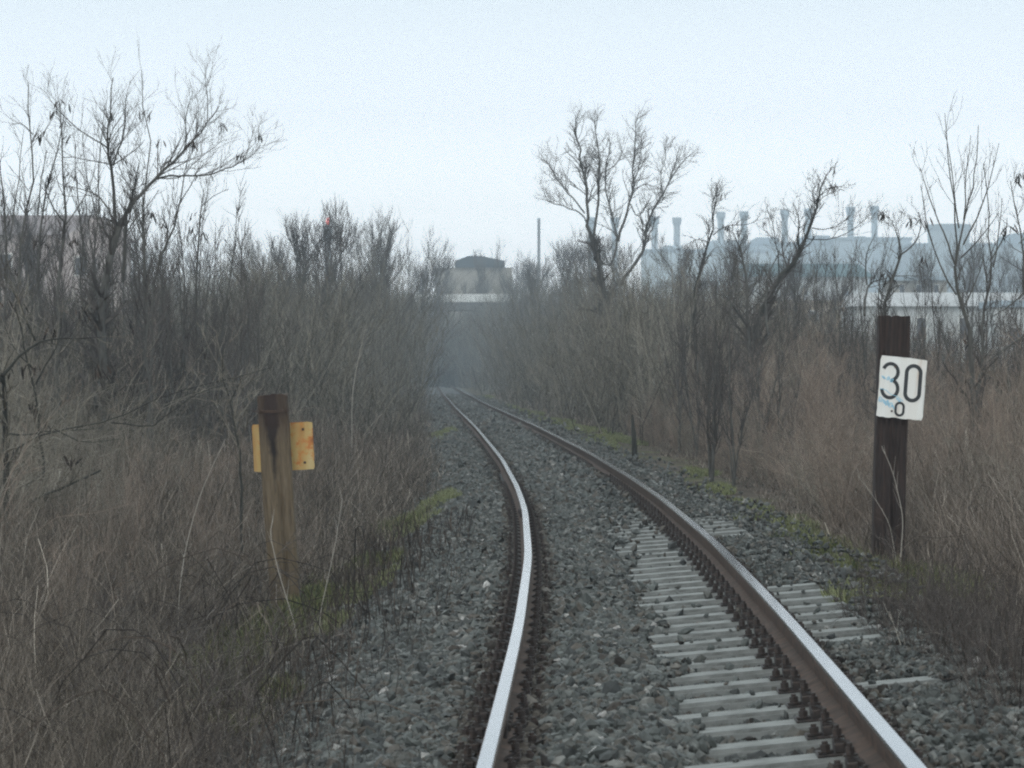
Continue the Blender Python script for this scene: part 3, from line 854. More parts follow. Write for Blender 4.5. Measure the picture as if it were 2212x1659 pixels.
sap('sapling', 46, [([(350, 1450), (400, 1050), (380, 850), (390, 560), (370, 300)], 10, 2), ([(400, 1050), (330, 950), (300, 800)], 6, 2), ([(400, 1050), (470, 900), (500, 700)], 5, 2)], c1, 'forked sapling standing between the house and the large bare tree', 34, group=G_L, leaves=4)
sap('sapling', 45, [([(880, 1500), (885, 1180), (890, 950), (915, 700), (920, 520), (880, 170)], 7, 2), ([(880, 1180), (820, 1050), (800, 900)], 4, 1.5)], c1, 'straight thin sapling standing under the long horizontal limb of the large tree', 35, group=G_L)
sap('sapling', 46, [([(920, 1420), (1000, 1240), (1050, 1080), (1090, 950), (1120, 780), (1190, 560)], 8, 2), ([(1090, 950), (1180, 820), (1240, 680)], 4, 1.5)], c1, 'leaning sapling bending away from the large bare tree', 36, group=G_L, leaves=3)
sap('sapling', 50, [([(1190, 1350), (1190, 1050), (1215, 860), (1220, 820)], 6, 2), ([(1205, 940), (1290, 870), (1380, 840)], 3, 1.5), ([(1190, 1050), (1240, 960), (1280, 760), (1330, 700)], 3, 1.5)], c1, 'sapling hung with withered seed clusters, farthest out from the large tree', 37, group=G_L, leaves=9)
sap('sapling', 49, [([(560, 1450), (570, 1100), (560, 800), (570, 500), (600, 280)], 6, 2), ([(570, 1000), (510, 800), (480, 500)], 4, 1.5)], c1, 'thin sapling rising close behind the large bare tree', 38, group=G_L)
sap('sapling', 49, [([(500, 1400), (510, 1130), (490, 1000), (450, 800), (440, 560)], 6, 2)], c1, 'single-stemmed sapling in front of the pale house gable', 39, group=G_L, leaves=2)

# dark gnarled tree at the picture's edge
cA = (10, 648, .3255)
limb_tree('dark_tree', 30, [
    ([(15, 1250), (20, 1000), (60, 650), (65, 500)], 17, 11),
    ([(65, 500), (150, 400), (270, 275), (400, 260), (700, 250)], 9, 2),
    ([(270, 275), (220, 180), (180, 60), (120, -60)], 6, 2),
    ([(40, 880), (110, 900), (300, 870), (640, 850)], 6, 2),
    ([(60, 560), (20, 420), (-30, 250)], 7, 3),
    ([(40, 850), (0, 770), (-60, 700)], 8, 4),
    ([(90, 1350), (230, 1300), (450, 1220), (640, 1140)], 8, 5),
], cA, 'dark gnarled tree with a bent limb at the edge of the thicket', 'tree', bark='bark_dark', twig='shrub_g', seed=41, rmul=1.25, n1=10, n2=5, l1=(.25, .7), l2=(.1, .3), leaves=4, tr=.003)

limb_tree('sapling', 31, [
    ([(1610, 1120), (1590, 1000), (1540, 790), (1510, 650), (1565, 560), (1660, 490)], 9, 2.5),
    ([(1540, 790), (1400, 700), (1330, 560)], 4, 2),
    ([(1515, 640), (1470, 500), (1500, 330)], 4, 2),
], (0, 648, .3255), 'dark crooked sapling standing just behind the brown post', 'sapling', bark='bark_dark', twig='shrub_g', seed=43, n1=9, n2=4, l1=(.25, .7), l2=(.1, .3), tr=.003)
limb_tree('arching_branch', 29, [
    ([(20, 1000), (150, 880), (330, 860), (700, 820), (900, 690), (1300, 570), (1750, 450)], 6, 2),
    ([(700, 820), (1000, 850), (1150, 690), (1300, 600), (1480, 560)], 4, 1.5),
    ([(330, 860), (500, 960), (760, 930)], 4, 1.5),
], (0, 648, .3255), 'long thin dark branch arching sideways through the thicket toward the brown post', 'branch', bark='bark_dark', twig='shrub_g', seed=44, n1=6, n2=3, l1=(.25, .6), l2=(.1, .25), tr=.0028)
limb_tree('dark_tree', 33, [
    ([(285, 1000), (270, 800), (245, 560), (215, 400), (150, 230), (140, 60)], 9, 4),
    ([(245, 560), (330, 420), (420, 300), (450, 120)], 6, 2.5),
    ([(225, 440), (120, 360), (40, 180)], 5, 2),
], (0, 648, .3255), 'dark forked tree standing beside the gnarled tree, inside the thicket', 'tree', bark='bark_dark', twig='shrub_g', seed=45, n1=9, n2=4, l1=(.25, .7), l2=(.1, .3), leaves=8, tr=.003)
c3 = (1080, 216, .3255)
limb_tree('bare_tree', 106, [
    ([(700, 1240), (655, 1050), (605, 940)], 22, 17),
    ([(610, 950), (575, 835), (578, 640), (560, 520), (525, 400), (522, 300), (480, 200), (500, 130)], 12, 3),
    ([(612, 940), (650, 720), (655, 500), (648, 330), (625, 150)], 10, 3),
    ([(650, 1040), (720, 1150), (790, 960), (760, 800), (700, 600), (710, 440), (740, 270)], 9, 3),
    ([(785, 940), (830, 780), (865, 690), (882, 560), (890, 440), (890, 250), (918, 90)], 10, 3),
    ([(800, 1230), (870, 1100), (955, 1000), (970, 870), (1010, 715), (1070, 650), (1110, 560), (1165, 390)], 13, 3),
    ([(866, 690), (910, 800), (960, 720), (1000, 640)], 5, 2),
    ([(885, 540), (925, 450), (955, 250)], 6, 2),
    ([(560, 760), (500, 680), (420, 600), (360, 510), (310, 420), (260, 400)], 6, 2),
    ([(590, 860), (545, 760), (480, 740), (400, 705), (320, 710), (282, 610)], 6, 2),
    ([(1110, 560), (1180, 450), (1250, 380)], 5, 2),
    ([(655, 500), (760, 450), (820, 350), (790, 280)], 4, 2),
    ([(575, 700), (660, 600), (700, 590)], 4, 2),
    ([(525, 400), (590, 380), (640, 350)], 3, 1.5),
    ([(1070, 650), (1050, 500), (1100, 400), (1070, 300)], 4, 1.5),
    ([(880, 600), (960, 560), (1060, 610)], 4, 1.5),
    ([(355, 520), (360, 460), (380, 380)], 3, 1.5),
], c3, 'tall multi-stemmed bare tree rising over the thicket in front of the chimney row', 'tree', seed=51, rmul=.95, nroot=.9, n1=19, n2=6, l1=(.45, 1.25), l2=(.2, .6), up=.35, jit=.5, bark='bark', tr=.006, wob=.16)

c4 = (1620, 216, .358)
limb_tree('bare_tree', 62, [
    ([(40, 1330), (90, 1200), (170, 1100), (240, 1010), (300, 910), (370, 770), (385, 640), (440, 520), (452, 460)], 20, 3),
    ([(300, 910), (270, 860), (290, 740), (240, 640)], 7, 2),
    ([(370, 775), (460, 790), (560, 740), (620, 690)], 4, 1.5),
    ([(385, 630), (350, 570), (385, 520)], 4, 1.5),
    ([(390, 610), (440, 540), (510, 545)], 3.5, 1.5),
    ([(330, 840), (480, 850), (620, 790), (740, 680)], 4, 1.5),
    ([(170, 1100), (180, 960), (150, 800), (140, 680)], 6, 2),
], c4, 'leaning bare tree with dark clumps on its limb, before the teal-roofed hall', 'tree', seed=61, rmul=.9, n1=14, n2=6, l1=(.25, .8), l2=(.1, .4), leaves=5, bark='bark_dark', up=.4, tr=.005)
limb_tree('bare_tree', 70, [
    ([(1290, 1250), (1330, 1060), (1385, 950), (1410, 900), (1402, 820), (1435, 720), (1440, 640), (1420, 560)], 10, 2.5),
    ([(1405, 830), (1390, 700), (1410, 650)], 4, 2),
    ([(1410, 900), (1490, 830), (1640, 840), (1700, 800)], 4, 1.5),
    ([(1385, 950), (1300, 920), (1230, 970)], 4, 1.5),
], c3, 'crooked bare tree leaning toward the chimneys beside the tall multi-stemmed tree', 'tree', seed=62, rmul=.9, n1=13, n2=6, l1=(.3, .9), l2=(.15, .4), leaves=3, bark='bark_dark', tr=.005)
limb_tree('bare_tree', 58, [
    ([(1650, 1560), (1630, 1300), (1635, 1080), (1595, 940), (1560, 870)], 12, 3),
    ([(1635, 1270), (1720, 1200), (1780, 1150)], 6, 2),
    ([(1640, 1500), (1570, 1420), (1460, 1290)], 8, 3),
    ([(1630, 1100), (1560, 1040), (1470, 1050)], 4, 1.5),
    ([(1780, 1560), (1770, 1350), (1780, 1150), (1880, 1000)], 9, 3),
], c3, 'bare tree with upright trunk standing before the blue-grey factory blocks', 'tree', seed=63, n1=14, n2=6, l1=(.3, .9), l2=(.15, .4), leaves=4, tr=.005)
limb_tree('bare_tree', 45, [
    ([(795, 1330), (815, 1160), (865, 990), (890, 940)], 10, 7),
    ([(890, 940), (880, 850), (850, 770), (838, 735)], 5, 1.8),
    ([(890, 940), (970, 880), (992, 790), (960, 700)], 5, 1.8),
    ([(845, 1065), (960, 1060), (1050, 1060)], 3, 1.5),
    ([(900, 930), (890, 780), (900, 750)], 3.5, 1.5),
    ([(690, 1300), (700, 1200), (735, 1090), (860, 1070)], 9, 3),
    ([(725, 1110), (700, 930), (740, 830)], 5, 2),
], c4, 'small forked bare tree rising directly behind the dark post', 'tree', seed=64, n1=8, n2=4, l1=(.2, .5), l2=(.1, .3), leaves=8, bark='bark', tr=.0035)
limb_tree('bare_tree', 36, [
    ([(1350, 1750), (1310, 1400), (1270, 1270), (1235, 1190), (1215, 1000)], 12, 7),
    ([(1218, 1010), (1245, 850), (1275, 720), (1340, 420), (1362, 165)], 6, 1.5),
    ([(1270, 730), (1290, 520), (1335, 210)], 4, 1.3),
    ([(1217, 1010), (1208, 740), (1160, 420), (1130, 110)], 5, 1.3),
    ([(1240, 780), (1200, 480), (1138, 200)], 4, 1.2),
    ([(1265, 880), (1360, 690), (1420, 480), (1466, 285)], 4.5, 1.2),
    ([(1215, 1000), (1170, 870), (1130, 760), (1040, 560), (1013, 420)], 5, 1.5),
    ([(1230, 1180), (1140, 1050), (1060, 800), (1015, 520)], 5, 1.5),
    ([(1250, 960), (1350, 850), (1450, 700)], 4, 1.5),
    ([(1270, 1270), (1380, 1050), (1400, 960)], 4, 1.5),
], c4, 'tall tree with long straight whip shoots beside the dark post', 'tree', seed=65, rmul=1.25, n1=4, n2=2, l1=(.2, .7), l2=(.1, .3), up=.9, bark='bark', jit=.12, tr=.003)
limb_tree('bare_tree', 38, [
    ([(1390, 1650), (1400, 1420), (1440, 1250), (1470, 1080), (1462, 950), (1440, 650), (1416, 380)], 9, 1.6),
    ([(1475, 1010), (1508, 780), (1518, 590)], 4, 1.3),
    ([(1465, 960), (1540, 820), (1550, 710)], 4, 1.3),
    ([(1440, 1250), (1490, 1180), (1500, 1480)], 3, 1.5),
], c4, 'slim tree of upright shoots next to the whip-shoot tree', 'tree', seed=66, rmul=1.2, n1=5, n2=3, l1=(.2, .6), l2=(.1, .3), up=.8, leaves=3, bark='bark', jit=.12, tr=.003)
limb_tree('bare_tree', 40, [
    ([(1690, 1700), (1660, 1300), (1650, 1150), (1640, 850), (1600, 640), (1568, 480)], 10, 2),
    ([(1650, 1160), (1560, 1250), (1450, 1310)], 5, 2), ([(1640, 850), (1680, 760), (1690, 600)], 4, 1.5),
    ([(1700, 1380), (1560, 1480), (1400, 1600)], 9, 3),
], c4, 'bare tree at the picture edge overhanging the whitewashed building', 'tree', seed=67, n1=9, n2=4, l1=(.25, .7), l2=(.1, .3), leaves=6, bark='bark', jit=.12, tr=.003)

# ------------------------------------------------------------------ shrubs of the thicket
def shrub_mesh(name, seed, H, stems, spread, n1, n2, wob, up, ang=(.25, .8), r0=.010, l1=(.3, .7), arch=0.0, n3=0, rm=1.0):
    rs = np.random.default_rng(seed)
    K = 7
    th = rs.uniform(0, 6.283, stems); rr = spread * .3 * np.sqrt(rs.random(stems))
    p = np.stack([rr * np.cos(th), rr * np.sin(th), np.full(stems, -.1)], -1)
    tilt = rs.uniform(.05, .55, stems) * spread
    az = th + rs.normal(size=stems) * .5
    D = norm(np.stack([np.cos(az) * tilt, np.sin(az) * tilt, np.ones(stems)], -1))
    L = H * rs.uniform(.55, 1.1, stems)
    Pt = np.empty((stems, K, 3)); Pt[:, 0] = p
    for k in range(1, K):
        D = norm(D + rs.normal(size=D.shape) * wob + np.array([0, 0, up - arch * k / K]))
        Pt[:, k] = Pt[:, k - 1] + D * (L / (K - 1))[:, None]
    R = (r0 * rs.uniform(.5, 1.2, stems) * rm)[:, None] * np.linspace(1, .25, K)[None]
    a = Acc()
    v, f = tubes(Pt, R, 4); a.add(v, f)
    c1_, r1_ = grow(Pt, R, n1, .12, 1, ang, l1[0] * H / 3, l1[1] * H / 3, up * 1.5, wob * .9, 5, rs, .6, .4, .0022 * rm)
    v, f = tubes(c1_, r1_, 3); a.add(v, f)
    c2_, r2_ = grow(c1_, r1_, n2, .2, 1, ang, l1[0] * .45 * H / 3, l1[1] * .5 * H / 3, up, wob, 3, rs, .75, .5, .0017 * rm)
    v, f = tubes(c2_, r2_, 3); a.add(v, f)
    return a.mesh(name)
protos_g = [shrub_mesh('shrub', 100 + k, 3.0, st, sp, 11, 7, wb, up, ang=(.35, 1.3), r0=.012, arch=ar) for k, (st, sp, wb, up, ar) in enumerate(
    [(15, 1.1, .17, .08, 0), (19, .9, .14, .12, 0), (13, 1.4, .22, .04, .2), (16, 1.2, .19, .07, .1), (22, .8, .13, .14, 0)])]
protos_r = [shrub_mesh('shrub', 200 + k, 2.2, st, sp, 9, 5, wb * 1.5, up * .8, ang=(.25, 1.1), r0=.0065, arch=ar) for k, (st, sp, wb, up, ar) in enumerate(
    [(30, .7, .07, .22, 0), (36, .9, .09, .18, 0), (26, 1.1, .12, .10, .15), (34, .6, .06, .25, 0)])]
protos_f = [shrub_mesh('shrub', 300 + k, 5.0, 17, 1.0, 12, 7, .17, .09, ang=(.35, 1.2), r0=.02, rm=1.3) for k in range(3)]
for m_ in protos_g: m_.materials.append(M['shrub_g'])
for m_ in protos_r: m_.materials.append(M['shrub_r'])
for m_ in protos_f: m_.materials.append(M['shrub_g'])

def put_shrub(me, X, Y, s, label, group, sz=1.0):
    o = bpy.data.objects.new('shrub', me); COL.objects.link(o)
    o.location = (X, Y, float(ground_z(X, Y)))
    o.rotation_euler = (random.uniform(-.08, .08), random.uniform(-.08, .08), random.uniform(0, 6.28))
    o.scale = (s, s, s * sz)
    return tag(o, label, 'shrub', group)

GL1 = 'grey shrubs of the thicket on the side of the brown post'
GL2 = 'taller shrubs further along on the side of the brown post'
GR1 = 'reddish shrubs of the thicket on the side of the dark post'
GR2 = 'grey shrubs further along on the side of the dark post'
def in_view(X, Y, m=.6): return abs(X) < .173 * Y + m

# left side, near part (24 - 62 m): low in front, higher behind, lower toward the track
def height_left(Y, dist):
    return np.interp(dist, [0, 1.5, 2.4, 4.5, 7], [.8, 1.25, 2.0, 3.1, 3.4])
nL = 0
cands = []
for _ in range(5000):
    Y = random.uniform(16.5, 64); u = random.uniform(-13, -2.1)
    X = float(XL(Y)) + u
    if not in_view(X, Y): continue
    if abs(Y - 26.6) < 2.2 and abs(X + 2.03) < .75: continue
    if Y < 26.4 and -2.95 < X: continue
    if Y < 21 and -2.35 < X: continue
    if any((X - a) ** 2 + (Y - b) ** 2 * .35 < 1.0 for a, b in cands): continue
    cands.append((X, Y))
    dist = -u - 2.4
    h = height_left(Y, dist) * random.uniform(.75, 1.15) * np.interp(Y, [16, 22, 30, 40, 66], [.72, .85, .95, 1.0, 1.1])
    # lower where the tree and the house are seen over the thicket
    xp = X / Y * F + CX
    topy = np.interp(xp, [0, 250, 450, 560, 700, 800, 870, 900], [600, 590, 570, 560, 545, 560, 620, 660]) + random.uniform(-25, 60)
    hmax = (CAMZ - (topy - HY) * Y / F) - float(ground_z(X, Y))
    h = min(h, max(hmax, .8))
    low_ = (h < 1.5 and u > -4) or random.random() < .12
    put_shrub(random.choice(protos_r if low_ else protos_g), X, Y, h / (2.2 if low_ else 3.0), 'tangled leafless grey-brown shrub in the thicket around and behind the brown post', GL1)
    nL += 1
    if nL >= 108: break
# right side, near
cands = []; n3_ = 0
def right_top(xp):
    return np.interp(xp, [1040, 1090, 1130, 1200, 1300, 1420, 1500, 1560, 1640, 1760, 1880, 2000, 2212], [760, 690, 640, 590, 570, 580, 600, 625, 640, 655, 700, 755, 740])
for _ in range(6000):
    Y = random.uniform(22, 70); u = random.uniform(1.5 + 1.5, 13)
    X = float(XL(Y)) + u
    if not in_view(X, Y): continue
    if Y < 25.6 and 2.7 < X < 3.9: continue
    if Y < 24 and u < 4.2: continue
    if Y > 36 and u < 3.7: continue
    if any((X - a) ** 2 + (Y - b) ** 2 * .35 < .85 for a, b in cands): continue
    cands.append((X, Y))
    xp = X / Y * F + CX
    hmax = (CAMZ - (right_top(xp) + random.uniform(-35, 80) - HY) * Y / F) - float(ground_z(X, Y))
    h = min(max(hmax, .7), np.interp(u - 3, [0, 1.2, 2.6, 5], [.9, 1.6, 2.9 if Y > 42 else 2.4, 4.8 if Y > 42 else 3.2]) * random.uniform(.8, 1.15))
    red = random.random() < .75
    tall = h > 3.3
    put_shrub(random.choice(protos_f if tall else (protos_r if red else protos_g)), X, Y, h / (5.0 if tall else (2.2 if red else 3.0)), 'reddish-brown leafless shrub in the thicket around and behind the dark post', GR1)
    n3_ += 1
    if n3_ >= 104: break
cands = []
for _ in range(4000):
    Y = random.uniform(66, 118); u = 1.5 + random.uniform(2.1, 8)
    X = float(XL(Y)) + u; xp = X / Y * F + CX
    if not in_view(X, Y) or xp > 1640 or xp < 1060 or any((X - a) ** 2 + (Y - b) ** 2 * .06 < 1.2 for a, b in cands): continue
    cands.append((X, Y))
    hmax = (CAMZ - (right_top(xp) - 12 + random.uniform(-25, 45) - HY) * Y / F) - float(ground_z(X, Y))
    h = min(max(hmax, 1.2), np.interp(u - 3.6, [0, .8, 2], [2.6, 4.2, 8]))
    put_shrub(random.choice(protos_f), X, Y, h / 5.0, 'tall leafless grey-brown shrub in the bank around the foot of the tall multi-stemmed tree', 'tall shrubs around the foot of the multi-stemmed tree')
    if len(cands) >= 46: break
R2_ = random.Random(77); low_spots = []
for _ in range(3000):
    Y = R2_.uniform(27, 74); u = 1.5 + R2_.uniform(1.55, 4.2) + (.6 if Y > 36 else 0)
    X = float(XL(Y)) + u
    if not in_view(X, Y) or any((X - a) ** 2 + (Y - b) ** 2 * .08 < .5 for a, b in low_spots): continue
    low_spots.append((X, Y))
    o = put_shrub(R2_.choice(protos_r), X, Y, R2_.uniform(.85, 1.45) / 2.2, 'low reddish-brown twiggy shrub at the foot of the thicket behind the dark post', 'low shrubs along the mossy verge')
    o.scale = (o.scale[0] * 1.5, o.scale[1] * 1.5, o.scale[2])
    if len(low_spots) >= 42: break
GB_R = 'small dark bushes at the ballast edge beyond the outer rail'
GB_L = 'small dry bushes standing in the weeds before the brown post'
protos_s = [shrub_mesh('bush', 900 + k, 1.0, 13, 1.2, 7, 4, .16, .06, ang=(.3, .9), r0=.0055, l1=(.5, 1.3), arch=.12) for k in range(4)]
for m_ in protos_s: m_.materials.append(M['weed_s'])
spots_ = []
for _ in range(900):
    Y = random.uniform(12, 25.5); u = -random.uniform(np.interp(Y, [12, 18, 25], [1.0, 1.5, 2.6]), 5)
    X = float(XL(Y)) + u
    if not in_view(X, Y, .2) or any((X - a) ** 2 + (Y - b) ** 2 * .4 < .12 for a, b in spots_): continue
    if Y > 19 and -2.6 < X < -1.1: continue
    spots_.append((X, Y)); s_ = random.uniform(.35, .8) * float(np.interp(Y, [12, 25], [.85, 1.25]))
    o = bpy.data.objects.new('bush', random.choice(protos_s)); COL.objects.link(o); o.location = (X, Y, float(ground_z(X, Y)))
    o.rotation_euler = (0, 0, random.uniform(0, 6.28)); o.scale = (s_ * 1.2, s_ * 1.2, s_)
    tag(o, 'small tangled dry bush among the weeds between the picture corner and the brown post', 'bush', GB_L)
    if len(spots_) >= 70: break
for k in range(30):
    Y = random.uniform(11.6, 18.5); X = float(XL(Y)) + 1.5 + random.uniform(.60, 1.3)
    s_ = random.uniform(.3, .55)
    o = bpy.data.objects.new('bush', random.choice(protos_s)); COL.objects.link(o); o.location = (X, Y, float(ground_z(X, Y)))
    o.rotation_euler = (0, 0, random.uniform(0, 6.28)); o.scale = (s_, s_, s_ * 1.5)
    tag(o, 'small dark bush standing at the ballast edge beyond the outer rail, in the picture corner', 'bush', GB_R)
GS_R = 'slender saplings around the dark post'
GS_L = 'slender saplings between the house and the brown post'
def sapling_mesh(seed, H=5.0):
    rs = np.random.default_rng(seed)
    tr = np.zeros((3, 9, 3)); D = norm(np.array([[0, 0, 1.], [.2, .05, 1], [-.18, -.05, 1]]))
    for k in range(1, 9):
        D = norm(D + rs.normal(size=D.shape) * .06 + [0, 0, .06]); tr[:, k] = tr[:, k - 1] + D * (np.array([1, .8, .65])[:, None] * H / 8)
    R = np.array([.032, .026, .021])[:, None] * np.linspace(1, .15, 9)[None]
    at = Acc(); v, f = tubes(tr, R, 6); at.add(v, f)
    b1, q1 = grow(tr, R, 20, .15, 1, (.3, .9), .4, 1.3, .4, .12, 7, rs, .55, .4, .0055)
    b2, q2 = grow(b1, q1, 6, .15, 1, (.3, .9), .2, .6, .35, .14, 5, rs, .65, .5, .0042)
    ac = Acc()
    for b_, q_ in ((b1, q1), (b2, q2)):
        v, f = tubes(b_, q_, 3); ac.add(v, f)
    a_, b_ = at.mesh('trunk', True), ac.mesh('crown'); a_.materials.append(M['bark']); b_.materials.append(M['twig'])
    return a_, b_
sap_m = [sapling_mesh(700 + k) for k in range(5)]
def put_sapling(x, topy, d, label, group):
    X = (x - CX) * d / F; gz = float(ground_z(X, d)); h = CAMZ - (topy - HY) * d / F - gz
    t = empty('sapling', (X, d, gz), label, 'sapling', group, random.uniform(0, 6.28)); a_, b_ = random.choice(sap_m)
    link('trunk', a_, None, t); link('crown', b_, None, t); t.scale = (h / 5,) * 3
for k in range(44):
    x = 1480 + 17 * k + random.uniform(-15, 15)
    put_sapling(x, random.uniform(500, 650), random.uniform(40, 80), 'thin leafless sapling in the see-through screen before the factory-side buildings', GS_R)
for k in range(34):
    x = 4 + 16.5 * k + random.uniform(-12, 12)
    put_sapling(x, random.uniform(400, 570) if x < 480 else random.uniform(490, 570), random.uniform(46, 64), 'thin leafless sapling in the screen before the pale house', GS_L)
# ------------------------------------------------------------------ dry weeds and grass on both verges (uncountable)
def stems_field(Y, u, H, wmul=1.2, lean=.42, K=6, bend=.24):
    n = len(Y)
    X = XL(Y) + u
    z = ground_z(X, Y) - .02
    cx_ = .5 * np.sin(X * 2.7 + 2 * np.sin(Y * .9)) + .35 * np.sin(Y * 2.3 + X * 4.1); cy_ = .5 * np.sin(Y * 1.9 + 1.5 * np.sin(X * 1.7))
    D = norm(np.stack([rng.normal(size=n) * lean + cx_ * lean, rng.normal(size=n) * lean + cy_ * lean, np.ones(n)], -1))
    Pt = np.empty((n, K, 3)); Pt[:, 0] = np.stack([X, Y, z], -1)
    for k in range(1, K):
        D = norm(D + rng.normal(size=D.shape) * bend)
        Pt[:, k] = Pt[:, k - 1] + D * (H / (K - 1))[:, None]
    w = np.maximum(.0016, .00009 * Y) * rng.choice([.5, .6, .8, 1.0, 1.3, 1.9], n) * rng.uniform(.8, 1.2, n) * wmul
    Wd = w[:, None] * np.linspace(1, .35, K)[None]
    return Pt, Wd

GREEN = [(120, 1610, .35, .5), (200, 1640, .3, .4), (330, 1480, .5, .8), (450, 1440, .5, .9), (500, 1520, .45, .7), (380, 1590, .45, .6), (560, 1380, .45, .8), (640, 1330, .35, .8), (470, 1600, .25, .5), (850, 1150, .3, 1.6), (800, 1230, .3, 1.2), (700, 1300, .3, .8),
         (1900, 1250, .4, .8), (2000, 1290, .4, .6), (1760, 1200, .3, .7)]
GAPS = [(*ground_hit(x, y), rx * .95, ry * 1.2) for x, y, rx, ry in GREEN + [(690, 1358, .3, .8), (760, 1300, .3, .8), (690, 1290, .3, .8)]]
def field(Y0, Y1, dens, ufun, hfun, side):
    n = int((Y1 - Y0) * ufun[1] * dens)
    Y = rng.uniform(Y0, Y1, n); s = rng.random(n) ** 1.25 * ufun[1]
    u = (-ufun[0] - s) if side < 0 else (1.5 + ufun[0] + s + np.interp(Y, [27, 40], [0, 1.05]))
    X = XL(Y) + u
    clump = np.sin(X * 2.3 + 1.3 * np.sin(Y * .8)) + np.sin(Y * 1.7 + X * .7) + .7 * np.sin(X * 5.1 - Y * 2.9)
    ok = (np.abs(X) < .174 * Y + .5) & (rng.random(n) < np.clip(.62 + .22 * clump, .12, 1))
    if side > 0: ok &= ~((np.abs(X - 3.1) < .5) & (Y < 25) & (Y > 19) & (rng.random(n) < .75))
    else: ok &= ~((np.abs(X + 1.9) < .7) & (Y < 26.8) & (Y > 19) & (rng.random(n) < .6))
    ok &= (s > .5) | (rng.random(n) < .35)
    Y, u, s = Y[ok], u[ok], s[ok]
    H = hfun(s, Y) * rng.uniform(.35, 1.25, len(Y))
    X = XL(Y) + u; k_ = np.ones(len(Y), bool)
    for gx, gy, rx, ry in GAPS:
        ins = ((X - gx) / rx) ** 2 + ((Y - gy) / ry) ** 2 < 1
        H = np.where(ins, H * .6, H); k_ &= ~(ins & (rng.random(len(Y)) < .55))
    return Y[k_], u[k_], H[k_]

hl = lambda s, Y: np.interp(s + np.interp(Y, [10, 15, 20, 27, 32, 45], [.75, .5, .1, -.25, .0, .5]), [0, .5, 1.0, 1.6, 2.6, 8], [.12, .26, .42, .72, 1.05, 1.4]) * np.interp(Y, [10, 24, 60], [.85, 1.0, 1.2])
hr = lambda s, Y: np.interp(s, [0, .45, .9, 1.5, 3, 8], [.07, .13, .36, .85, 1.25, 1.5])
A = Acc()
for (y0, y1, dn, w) in ((10, 18, 1000, 3.4), (18, 30, 750, 5), (30, 60, 300, 8), (60, 130, 80, 10), (130, 230, 30, 12)):
    Y, u, H = field(y0, y1, dn, (1.0, w), hl, -1)
    Pt, Wd = stems_field(Y, u, H)
    v, f = ribbons(Pt, Wd, rng.uniform(-1.0, 1.0, len(Y))); A.add(v, f)
    # side twigs on the near stalks
    if y0 < 30:
        pick = np.nonzero(H > .45)[0]; pick = pick[rng.random(len(pick)) < .75]
        c, r = grow(Pt[pick], Wd[pick], 4, .2, 1, (.4, 1.3), .1, .36, .25, .25, 4, rng, .65, .5, .0010)
        v, f = ribbons(c, r, rng.uniform(-1, 1, len(c))); A.add(v, f)
o = link('dry_weeds', A.mesh('dry_weeds'), M['weed'])
tag(o, 'dense dry brown weed stalks covering the verge around the brown post', 'weeds', kind='stuff')
A = Acc()
for (y0, y1, dn, w) in ((11, 20, 650, 3.6), (20, 32, 850, 5.4), (32, 60, 320, 8), (60, 130, 80, 10), (130, 230, 30, 12)):
    Y, u, H = field(y0, y1, dn, (.72, w), hr, 1)
    Pt, Wd = stems_field(Y, u, H, lean=.27)
    v, f = ribbons(Pt, Wd, rng.uniform(-1.0, 1.0, len(Y))); A.add(v, f)
    if y0 < 30:
        pick = np.nonzero(H > .45)[0]; pick = pick[rng.random(len(pick)) < .75]
        c, r = grow(Pt[pick], Wd[pick], 4, .2, 1, (.35, 1.15), .1, .36, .3, .22, 4, rng, .65, .5, .0010)
        v, f = ribbons(c, r, rng.uniform(-1, 1, len(c))); A.add(v, f)
o = link('dry_weeds', A.mesh('dry_weeds'), M['weed_r'])
tag(o, 'reddish-brown dry weed stalks covering the verge around the dark post', 'weeds', kind='stuff')
# thin dark stalks standing at the ballast edge and lone pale stalks
A = Acc()
n = 1300; Y = rng.uniform(11, 34, n); u = np.where(rng.random(n) < .55, -rng.uniform(.55, 1.7, n), rng.uniform(2.15, 3.2, n)); Y = np.where((u > 0) & (Y > 19), rng.uniform(11, 19, n), Y)
Pt, Wd = stems_field(Y, u, rng.uniform(.18, .55, n), 1.5, .1, bend=.07); v, f = ribbons(Pt, Wd, rng.uniform(-.6, .6, n)); A.add(v, f)
c, r = grow(Pt, Wd, 4, .35, 1, (.3, .8), .05, .16, .6, .1, 3, rng, .7, .5, .0012); v, f = ribbons(c, r, rng.uniform(-1, 1, len(c))); A.add(v, f)
nb_ = 150
Yb = rng.uniform(11.5, 27, nb_); ub = np.where(rng.random(nb_) < .75, -rng.uniform(1.0, 4.5, nb_), 1.5 + rng.uniform(1.6, 3.5, nb_))
Xb = XL(Yb) + ub; az = rng.uniform(0, 6.283, nb_); Lb = rng.uniform(.6, 1.9, nb_); hb_ = rng.uniform(.25, .8, nb_)
tt = np.linspace(0, 1, 9)[None]
Pt = np.stack([Xb[:, None] + np.cos(az)[:, None] * Lb[:, None] * tt, Yb[:, None] + np.sin(az)[:, None] * Lb[:, None] * tt, ground_z(Xb, Yb)[:, None] + hb_[:, None] * np.sin(np.pi * np.clip(tt, 0, .93) ** .75)], -1) + rng.normal(size=(nb_, 9, 3)) * .018
v, f = tubes(Pt, rng.uniform(.0025, .0055, nb_)[:, None] * np.linspace(1, .5, 9)[None], 4); A.add(v, f)
o = link('dark_weeds', A.mesh('dark_weeds'), M['darkweed'])
tag(o, 'sparse thin dark weed stalks poking out of the ballast edges', 'weeds', kind='stuff')

